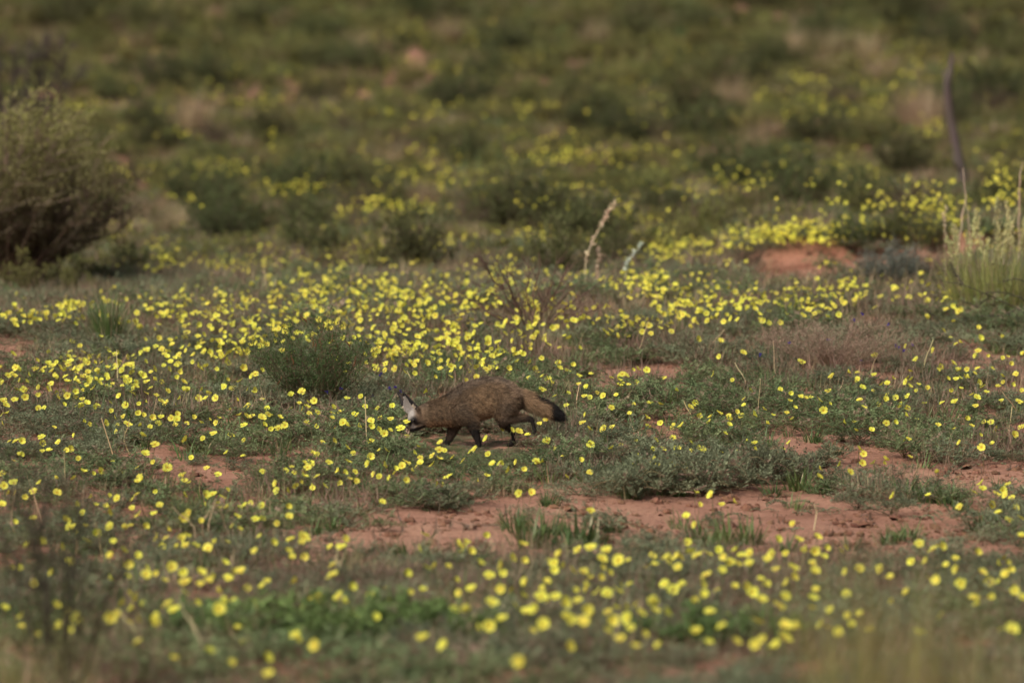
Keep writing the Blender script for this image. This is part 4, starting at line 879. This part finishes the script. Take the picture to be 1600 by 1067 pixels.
# grey dry shrub with violet flowers
bp = G(1305, 577)
b_, f_ = shrub(0.34, 0.56, 110, 12, 6, 0.013, 0.004, PINKDRY * 1.15, PINKDRY * 1.0, PINKDRY * 1.5, r0=0.0018, up=0.7, inner=0.1)
place_shrub("dry_shrub", "low grey-pink dry shrub with violet flowers on bare sand", "shrub", bp, b_, f_, lm=M_dry)
violet("b", bp, [(1347, 490), (1334, 500), (1388, 507), (1294, 530), (1234, 535), (1399, 540), (1404, 542), (1412, 548), (1425, 539), (1346, 563), (1188, 554)], "tiny violet flower on a thin stem by the grey dry shrub", "violet flowers by the dry shrub")

# silvery and brown shrubs in front of the sand ledge
bp = G(1395, 455); b_, f_ = shrub(0.34, 0.27, 60, 9, 12, 0.020, 0.006, np.array([0.15, 0.165, 0.13]), np.array([0.10, 0.08, 0.07]), np.array([0.19, 0.205, 0.17]), r0=0.003, up=0.9)
place_shrub("silver_shrub", "small silvery grey shrub in front of the red sand ledge", "shrub", bp, b_, f_)
bp = G(1452, 450); b_, f_ = shrub(0.30, 0.24, 60, 9, 6, 0.016, 0.004, BROWN * 1.4, BROWN * 1.4, BROWN * 1.6, r0=0.003, up=0.8)
place_shrub("brown_shrub", "small dead brown shrub between the silvery shrub and the feathery grass", "shrub", bp, b_, f_, lm=M_dry)

# feathery grass on the right edge
def seed_head(mb, base, top, col, fat=0.026, n=150):
    t = np.linspace(0, 1, 5)[:, None]; base = np.asarray(base); top = np.asarray(top); pts = base * (1 - t) + top * t + np.outer(np.sin(t[:, 0] * 2.2), rng.normal(0, 0.012, 3)); mb.tube(pts, np.linspace(0.0014, 0.0009, 5), col * 0.8, 3)
    u = rng.uniform(0.62, 1.02, n); q_ = np.stack([np.interp(u, t[:, 0], pts[:, i]) for i in range(3)], 1); q_ += rng.normal(0, 1, (n, 3)) * (fat * np.sin(np.pi * np.clip((u - 0.58) / 0.46, 0, 1)))[:, None] * 0.45
    dv = rng.normal(0, 0.5, (n, 3)) + (top - base) / np.linalg.norm(top - base) * 1.2; mb.leaves(q_, dv, 0.022, 0.008, jit(col, n, 0.25))
bp = G(1562, 500)
o = thing("feather_grass", "tall green grass clump with pale feathery seed heads above the thorny twigs", "grass", bp)
mb = MB(); n = 1000; r = 0.34 * np.sqrt(rng.random(n)); az = rng.uniform(0, 6.28, n); P = np.stack([r * np.cos(az), 0.7 * r * np.sin(az), np.full(n, -0.02)], 1)
C = jit(OLIVE * 1.6, n, 0.3); k = rng.random(n) < 0.25; C[k] = jit(STRAW * 0.8, k.sum(), 0.3)
mb.blades(P, az + rng.normal(0, .5, n), 0.50 * rng.uniform(0.45, 1.15, n), rng.uniform(0.005, 0.008, n), np.abs(rng.normal(0.16, 0.2, n)), np.abs(rng.normal(0.35, 0.4, n)), C, 3); obj("blades", mb.mesh("blades", M_grass), o)
for hx_, hy_ in [(1478, 375), (1498, 355), (1530, 330), (1522, 345), (1556, 352), (1512, 365), (1557, 312), (1578, 318), (1575, 335), (1590, 330), (1600, 345), (1540, 372), (1486, 352), (1612, 320), (1625, 340), (1585, 350), (1568, 362)]:
    mb = MB(); y_ = bp[1] + rng.normal(0, .12); top = at(hx_, hy_, y_) - bp; base = np.array([top[0] * 0.75 + rng.normal(0, .09), top[1] * 0.9, 0.0]); seed_head(mb, base, top, np.array([0.48, 0.45, 0.22])); obj("seed_head", mb.mesh("seed_head", M_dry), o)

# thorny twigs across the grass
bp = G(1640, 520); yb = bp[1]
o = thing("thorn_twigs", "dark spreading thorny branches with tiny leaves in front of the feathery grass", "shrub", bp); mb = MB(); lf = MB()
for path in ([(1640, 515), (1590, 482), (1545, 462), (1505, 445), (1470, 438)], [(1640, 512), (1580, 492), (1530, 495), (1490, 502), (1445, 506)], [(1640, 505), (1600, 465), (1560, 455), (1520, 462)], [(1640, 500), (1620, 445), (1585, 435), (1560, 440)], [(1590, 482), (1555, 500), (1520, 508)], [(1545, 462), (1530, 480), (1500, 470)], [(1505, 445), (1490, 425), (1486, 412)], [(1470, 505), (1455, 490), (1440, 480)], [(1640, 515), (1600, 500), (1560, 512)]):
    y_ = yb + rng.normal(0, 0.12); pts = np.array([at(a_, b_, y_ + rng.normal(0, .04)) for a_, b_ in path]) - bp; m = 24; t = np.linspace(0, len(pts) - 1, m); pt = np.stack([np.interp(t, np.arange(len(pts)), pts[:, i]) for i in range(3)], 1) + rng.normal(0, 0.004, (m, 3))
    mb.tube(pt[::3], np.linspace(0.0042, 0.002, len(pt[::3])), (0.05, 0.042, 0.036), 4)
    for p in pt:
        for _ in range(2):
            dv = rng.normal(0, 1, 3); dv[2] += 0.3; dv /= np.linalg.norm(dv); mb.tube([p, p + dv * rng.uniform(0.015, 0.04)], [0.0013, 0.0005], (0.07, 0.06, 0.05), 3)
    kk = 150; q_ = pt[rng.integers(0, m, kk)] + rng.normal(0, 0.014, (kk, 3)); lf.leaves(q_, rng.normal(0, 1, (kk, 3)), 0.010, 0.005, jit(DKGREEN * 1.3, kk, 0.4))
obj("branches", mb.mesh("branches", M_wood), o); obj("foliage", lf.mesh("foliage", M_leaf), o)

# tall dry seed stalks seen against the field
def stalk(path, y_, r, col, label, name="seed_stalk", knob=0.011, group=None, cat="dry stalk"):
    pts = np.array([at(a_, b_, y_) for a_, b_ in path]); g = pts[0].copy(); gz_ = float(ground(g[0], g[1])); pts[0, 2] = min(pts[0, 2], gz_ - 0.01) if abs(pts[0, 2] - gz_) < 0.3 else pts[0, 2]
    base = np.array([g[0], g[1], gz_]); o = thing(name, label, cat, base, group); pts = pts - base; m = 14; t = np.linspace(0, len(pts) - 1, m); pt = np.stack([np.interp(t, np.arange(len(pts)), pts[:, i]) for i in range(3)], 1) + rng.normal(0, r * 0.6, (m, 3))
    mb = MB(); mb.tube(pt, np.linspace(r, r * 0.6, m), jit(col, m, 0.2), 5); obj("stem", mb.mesh("stem", M_dry), o)
    if knob:
        mb = MB(); kk = 70; u = rng.uniform(0.3, 1.0, kk) * (m - 1); q_ = np.stack([np.interp(u, np.arange(m), pt[:, i]) for i in range(3)], 1) + rng.normal(0, knob * 0.3, (kk, 3)); dv = rng.normal(0, 0.6, (kk, 3)) + [0, 0, 0.8]; mb.leaves(q_, dv, knob * 1.3, knob * 0.7, jit(col * 1.15, kk, 0.25)); obj("seed_husks", mb.mesh("seed_husks", M_dry), o)
    return o
yb = G(915, 470)[1]; PK = np.array([0.50, 0.38, 0.27])
stalk([(914, 475), (914, 435), (917, 395), (935, 360), (950, 335), (960, 318)], yb, 0.006, PK, "tall leaning pale seed stalk, longest of the pair behind the leafless shrub", knob=0.022)
stalk([(936, 475), (932, 440), (934, 415), (937, 388)], yb - 0.1, 0.006, PK, "short upright pale seed stalk beside the tall leaning one", knob=0.020)
yb = G(980, 462)[1]; o = stalk([(978, 470), (977, 430), (980, 410), (995, 392), (1004, 380)], yb, 0.003, np.array([0.42, 0.46, 0.38]), "silvery grass plume close beside the pair of seed stalks", "grass_plume", 0.020, cat="grass")
yb = G(1502, 470)[1]
stalk([(1498, 470), (1496, 400), (1502, 350), (1508, 310), (1507, 275), (1505, 262)], yb, 0.005, PK, "tall twisted pale stalk standing before the dead trunk", knob=0)
stalk([(1516, 470), (1515, 380), (1513, 340), (1508, 310)], yb + .1, 0.004, PK * 0.9, "thin pale stalk leaning on the twisted stalk by the dead trunk", knob=0)
stalk([(1478, 440), (1477, 380), (1476, 340), (1477, 322)], yb - .1, 0.003, PK * 0.9, "short thin pale stalk standing alone by the sand ledge", knob=0.014)
stalk([(1592, 470), (1591, 380), (1592, 300), (1597, 255)], yb + .2, 0.006, PK * 0.9, "stout pale stalk rising out of the feathery grass", knob=0.010)

# pale dry stalks among the herbs
ST = [((69, 836), (54, 777)), ((103, 781), (101, 720)), ((245, 855), (238, 811)), ((299, 860), (282, 787)), ((321, 852), (322, 791)), ((326, 848), (332, 794)), ((356, 845), (338, 787)), ((574, 710), (571, 639)), ((615, 609), (614, 585)), ((644, 616), (645, 592)), ((689, 619), (687, 599)), ((903, 650), (903, 605)), ((978, 640), (978, 619)), ((839, 614), (840, 585)), ((984, 566), (1008, 521)),
      ((1075, 673), (1075, 632)), ((1160, 616), (1156, 575)), ((1222, 602), (1205, 541)), ((1443, 590), (1455, 531)), ((1359, 600), (1370, 555)), ((1582, 652), (1575, 619)), ((1580, 680), (1578, 652)), ((177, 624), (184, 561)), ((209, 717), (196, 663)), ((184, 741), (165, 673)), ((121, 650), (116, 628)), ((40, 850), (12, 760)), ((160, 870), (150, 815)), ((1270, 830), (1275, 790)), ((630, 690), (648, 640)), ((545, 640), (528, 605)), ((1190, 660), (1185, 600)), ((1320, 640), (1312, 600)), ((1110, 560), (1125, 520)), ((215, 1060), (218, 950)), ((300, 1050), (296, 955)), ((196, 1040), (200, 955)), ((735, 1010), (738, 960)), ((815, 1000), (812, 965)), ((1580, 960), (1590, 900))]
for (b0, t0) in ST:
    g = G(*b0); top = at(t0[0], t0[1], g[1] + rng.normal(0, .05)); near_ = b0[1] > 800; o = thing("dry_stalk", "slender pale dry stalk standing among " + ("herbs across the sand from the fox" if near_ else ("herbs and flowers ahead of the fox" if b0[0] < 620 else "herbs and flowers behind the fox")), "dry stalk", g, "dry stalks " + ("across the sand" if near_ else ("ahead of the fox" if b0[0] < 620 else "behind the fox")))
    v = top - g; t = np.linspace(0, 1, 6)[:, None]; v = v * rng.uniform(1.0, 1.3); pts = t * v + np.outer(np.sin(t[:, 0] * 4.5), rng.normal(0, 0.02, 3)); pts[0, 2] = -0.02; mb = MB(); mb.tube(pts, np.linspace(0.0034, 0.0020, 6), jit(STRAW * 1.5, 1, 0.15)[0], 4); obj("stem", mb.mesh("stem", M_dry), o)
    mb = MB(); mb.tube([pts[3], pts[3] + [rng.normal(0, .02), 0, 0.035]], [0.0016, 0.0008], STRAW, 3); obj("side_shoot", mb.mesh("side_shoot", M_dry), o)

# green grass tufts standing on the bare sand
TF = [grass_tuft(0.13, 0.14, 60, GREEN * 0.9, 0.010, 0.85, 0.9, 0.04).mesh("blades", M_grass) for _ in range(4)]
for bx, by, wpx in [(830, 855, 90), (805, 830, 60), (858, 835, 70), (900, 850, 80), (925, 852, 60), (958, 832, 44), (880, 858, 50), (640, 880, 80), (610, 878, 50), (665, 872, 40), (555, 880, 40), (730, 880, 60), (1090, 848, 60), (1130, 856, 80), (1165, 852, 70), (1110, 866, 60), (1400, 848, 50), (1420, 842, 50), (1385, 850, 40), (1450, 786, 50), (1480, 790, 60), (1420, 780, 60), (1250, 765, 60), (1285, 772, 50), (1270, 690, 40), (1300, 712, 40), (1460, 765, 30), (455, 770, 50), (480, 760, 40), (1210, 775, 40), (1560, 765, 30), (985, 780, 40), (1055, 775, 50), (860, 790, 40), (520, 830, 40), (490, 835, 40), (705, 795, 40), (1230, 862, 50), (1330, 862, 50), (1500, 800, 40), (1530, 830, 50), (1170, 755, 40)]:
    g = G(bx, by); lab = "on the sand strip" if bx < 1000 else "on the sandy rise"
    o = thing("grass_tuft", ("broad" if wpx >= 60 else "small") + " fresh green grass tuft growing " + lab, "grass", g, "green tufts " + lab, rng.uniform(0, 6.28), wpx * g[1] / FPX / 0.17); obj("blades", TF[int(rng.integers(0, 4))], o)

# round-leaved trailing plants on the sand
TR = []
for _ in range(3):
    mb = MB(); P, Dv = [], []
    for k in range(7):
        az = rng.normal(0 if k % 2 else math.pi, 0.6); L = rng.uniform(0.12, 0.26); t = np.linspace(0, 1, 8); pts = np.stack([L * t * math.cos(az), L * t * math.sin(az), 0.012 + 0.03 * np.sin(t * 3.1)], 1); mb.tube(pts, 0.0014, (0.14, 0.10, 0.06), 3, 1)
        for p in pts[1:]:
            for s_ in (-1, 1): P.append(p); Dv.append([math.cos(az) * 0.4 - s_ * math.sin(az), math.sin(az) * 0.4 + s_ * math.cos(az), rng.uniform(0.1, 0.9)])
    mb.leaves(np.array(P), np.array(Dv), 0.024, 0.016, jit(GREY * 0.95, len(P), 0.25)); TR.append(mb.mesh("foliage", [M_leaf, M_dry]))
for bx, by, wpx in [(1230, 792, 90), (1270, 806, 80), (1330, 782, 110), (1370, 772, 90), (1390, 790, 70), (1290, 800, 60), (1190, 800, 50), (1520, 780, 60), (1540, 812, 90), (1580, 820, 80), (1130, 810, 80), (1060, 850, 60), (1090, 835, 70), (900, 870, 60), (420, 770, 50), (370, 765, 50), (1440, 812, 60), (1240, 830, 50)]:
    g = G(bx, by); o = thing("trailing_plant", ("long" if wpx >= 80 else "short") + " trailing plant with round grey-green leaves lying on bare sand", "plant", g, "trailing plants on the sand", rng.normal(0, .25), wpx * g[1] / FPX / 0.42); obj("foliage", TR[int(rng.integers(0, 3))], o)

# thick grey mat at the sand edge
for bx, by, s_ in [(990, 780, 1.3), (1040, 776, 1.5), (1090, 770, 1.5), (1140, 764, 1.5), (1190, 756, 1.4), (1225, 745, 1.0), (960, 760, 1.2), (1060, 755, 1.4), (1120, 748, 1.4)]:
    g = G(bx, by); o = thing("cushion_herb", "dense cushion of grey feathery herb bordering the sand strip", "plant", g, "grey cushion herbs at the sand edge", rng.uniform(0, 6.28)); obj("foliage", mat_meshes[int(rng.integers(0, 4))], o, scale=(s_, s_, s_ * 1.25)); obj("undergrowth", mat_meshes[int(rng.integers(0, 4))], o, rot=(0, 0, 2.0), scale=(s_ * .8, s_ * .8, s_ * 1.6))

# bits of dead wood on the sand
def wood_bit(bx, by, L, r, az, label):
    g = G(bx, by); o = thing("wood_piece", label, "wood", g); mb = MB(); n = 7; t = np.linspace(-.5, .5, n); pts = np.stack([L * t * math.cos(az), L * t * math.sin(az), r * 0.7 + 0.3 * r * np.sin(t * 9)], 1) + rng.normal(0, r * 0.25, (n, 3)); mb.tube(pts, r * np.array([.35, .9, 1.1, 1, .95, .7, .3]), jit([0.17, 0.115, 0.085], n, 0.35), 8); obj("log", mb.mesh("log", M_wood), o)
    mb = MB()
    for k in range(4): b0 = pts[int(rng.integers(1, 6))]; mb.tube([b0, b0 + [rng.normal(0, .03), rng.normal(0, .02), rng.uniform(.0, .03)]], [r * .3, r * .1], (0.2, 0.14, 0.1), 4)
    obj("splinters", mb.mesh("splinters", M_wood), o)
wood_bit(735, 828, 0.07, 0.016, 0.6, "short dark knob of dead wood lying alone on the sand strip")
wood_bit(1400, 760, 0.14, 0.018, 0.15, "weathered piece of dead root lying on the sandy rise")
wood_bit(765, 822, 0.10, 0.005, -0.2, "thin dead twig lying beside the dark wooden knob")
wood_bit(1580, 735, 0.06, 0.008, 0.5, "small broken twig lying past the dead root on the sandy rise")

# blurred plants nearest the camera
FG = [(1345, 862, 14.2, .30, OLIVE * 1.4, 170), (1425, 855, 14.0, .28, OLIVE * 1.35, 190), (1490, 930, 13.8, .28, OLIVE * 1.1, 130), (1570, 960, 13.6, .26, OLIVE * 0.8, 130), (25, 985, 13.8, .24, OLIVE * 1.4, 380), (960, 1000, 14.6, .10, OLIVE * 0.9, 70)]
FN = ["tall olive grass clump in front of the flower bank", "tallest olive grass clump in front of the flower bank", "dark olive grass clump leaning beside the tallest clump", "brownish low grass clump past the dark olive one", "short bright olive grass clump by the twiggy green plant", "thin wisp of olive grass on the sand before the bank"]
for (bx, ty_, y_, r_, c_, n), lb in zip(FG, FN):
    x_ = (bx - CX) / FPX * y_; g = np.array([x_, y_, float(ground(x_, y_))]); hgt = at(bx, ty_, y_)[2] - g[2]
    o = thing("grass_clump", lb, "grass", g, "grass clumps nearest the flower bank"); mb = MB(); r = r_ * 0.5 * np.sqrt(rng.random(n)); az = rng.uniform(0, 6.28, n); P = np.stack([r * np.cos(az), r * np.sin(az), np.full(n, -0.02)], 1)
    C = jit(c_, n, 0.35); k = rng.random(n) < 0.15; C[k] = jit(STRAW * 0.6, k.sum(), 0.3); mb.blades(P, az, hgt * np.sqrt(rng.uniform(0.2, 1.25, n)), rng.uniform(0.003, 0.006, n), np.abs(rng.normal(0.10, 0.12, n)), np.abs(rng.normal(0.25, 0.3, n)), C, 3); obj("blades", mb.mesh("blades", M_grass), o)
# dark green twiggy plant on the left
y_ = 17.5; x_ = (90 - CX) / FPX * y_; bp = np.array([x_, y_, float(ground(x_, y_))])
ends = [at(a_, b_, y_ + q_) - bp for a_, b_, q_ in [(20, 705, 0), (62, 715, .1), (120, 770, 0), (160, 830, -.1), (-20, 780, .1), (45, 800, 0), (105, 745, .2), (200, 860, 0)]]
mb = twig_tree((0, 0, -0.03), ends, 0.009, np.array([0.07, 0.062, 0.045]), 9, 0.14, 0, 4); lf = MB(); kk = 1500; u = rng.uniform(0.25, 1.02, kk)[:, None]; e = np.array(ends)[rng.integers(0, len(ends), kk)]; lf.leaves(e * u + rng.normal(0, 0.022, (kk, 3)), rng.normal(0, 1, (kk, 3)), 0.020, 0.008, jit(DKGREEN * 1.0, kk, 0.4))
o = thing("twiggy_plant", "sparse dark green twiggy plant standing in the flower bank", "shrub", bp); obj("branches", mb.mesh("branches", M_wood), o); obj("foliage", lf.mesh("foliage", M_leaf), o)
y_ = G(290, 850)[1]; bp = G(290, 850); ends = [at(a_, b_, y_ + q_) - bp for a_, b_, q_ in [(262, 735, 0), (285, 725, .1), (300, 745, 0), (270, 775, -.1), (310, 780, .1)]]
mb = twig_tree((0, 0, -0.03), ends, 0.003, np.array([0.08, 0.075, 0.05]), 5, 0.09, 0, 2); lf = MB(); kk = 700; u = rng.uniform(0.2, 1.02, kk)[:, None]; e = np.array(ends)[rng.integers(0, len(ends), kk)]; lf.leaves(e * u + rng.normal(0, 0.012, (kk, 3)), rng.normal(0, 1, (kk, 3)), 0.014, 0.005, jit(DKGREEN * 1.6, kk, 0.4))
o = thing("feathery_plant", "slender feathery dark green plant beside the small sand patch", "shrub", bp); obj("branches", mb.mesh("branches", M_wood), o); obj("foliage", lf.mesh("foliage", M_leaf), o)
# leafy green bushlets and dead brown tangle in the near bank
LB = []
for c_ in (GREEN * 1.25, GREEN * 1.05):
    b_, f_ = shrub(0.20, 0.26, 26, 8, 9, 0.022, 0.013, c_, BROWN, c_ * 1.2, r0=0.002); LB.append((b_.mesh("branches", M_wood), f_.mesh("foliage", M_leaf)))
for i, (bx, by, s_, lb) in enumerate([(420, 1010, 1.0, "round leaved green bushlet at the twiggy end of the flower bank"), (520, 1020, 1.1, "broad leafy green bushlet between sand and flower bank"), (620, 1005, 1.0, "leafy green bushlet next to the broad one in the flower bank"), (330, 1000, .8, "small leafy green bushlet behind a pale stalk in the bank"), (760, 1010, .7, "little green bushlet fronting the thickest yellow flowers"), (1080, 1020, .9, "green bushlet by the sand before the olive grass clumps"), (1190, 1015, .8, "low green bushlet touching the tall olive grass")]):
    b_, f_ = LB[i % 2]; place_shrub("leafy_bushlet", lb, "plant", G(bx, by), b_, f_, "leafy bushlets in the near bank", rotz=rng.uniform(0, 6.28), scale=s_)
BT = [shrub(0.12, 0.26, 50, 7, 3, 0.012, 0.004, PINKDRY * 0.8, PINKDRY * 0.6, PINKDRY, r0=0.002) for _ in range(2)]; BT = [(b_.mesh("branches", M_wood), f_.mesh("foliage", M_dry)) for b_, f_ in BT]
for i, (bx, by, s_) in enumerate([(560, 930, 1.0), (640, 920, 1.0), (480, 920, .9), (400, 915, .9), (720, 925, 1.0), (330, 925, .8), (900, 930, .9), (1100, 940, .9), (600, 950, .9)]):
    b_, f_ = BT[i % 2]; place_shrub("dead_cushion", "low brown dead cushion plant within the near flower bank", "plant", G(bx, by), b_, f_, "dead brown cushions in the near bank", M_dry, rng.uniform(0, 6.28), s_)
g = G(360, 905); o = thing("fallen_stick", "dark fallen stick resting on herbs of the flower bank", "stick", g); mb = MB(); pts = np.array([at(310, 902, g[1] + .1), at(345, 893, g[1]), at(385, 885, g[1]), at(420, 880, g[1] + .1)]) - g; mb.tube(pts, [0.004, 0.006, 0.006, 0.003], (0.06, 0.045, 0.035), 6); obj("stick", mb.mesh("stick", M_wood), o)
mb = MB(); mb.tube([pts[1], pts[1] + [0.03, 0, 0.04]], [0.003, 0.001], (0.06, 0.045, 0.035), 4); obj("side_twig", mb.mesh("side_twig", M_wood), o)
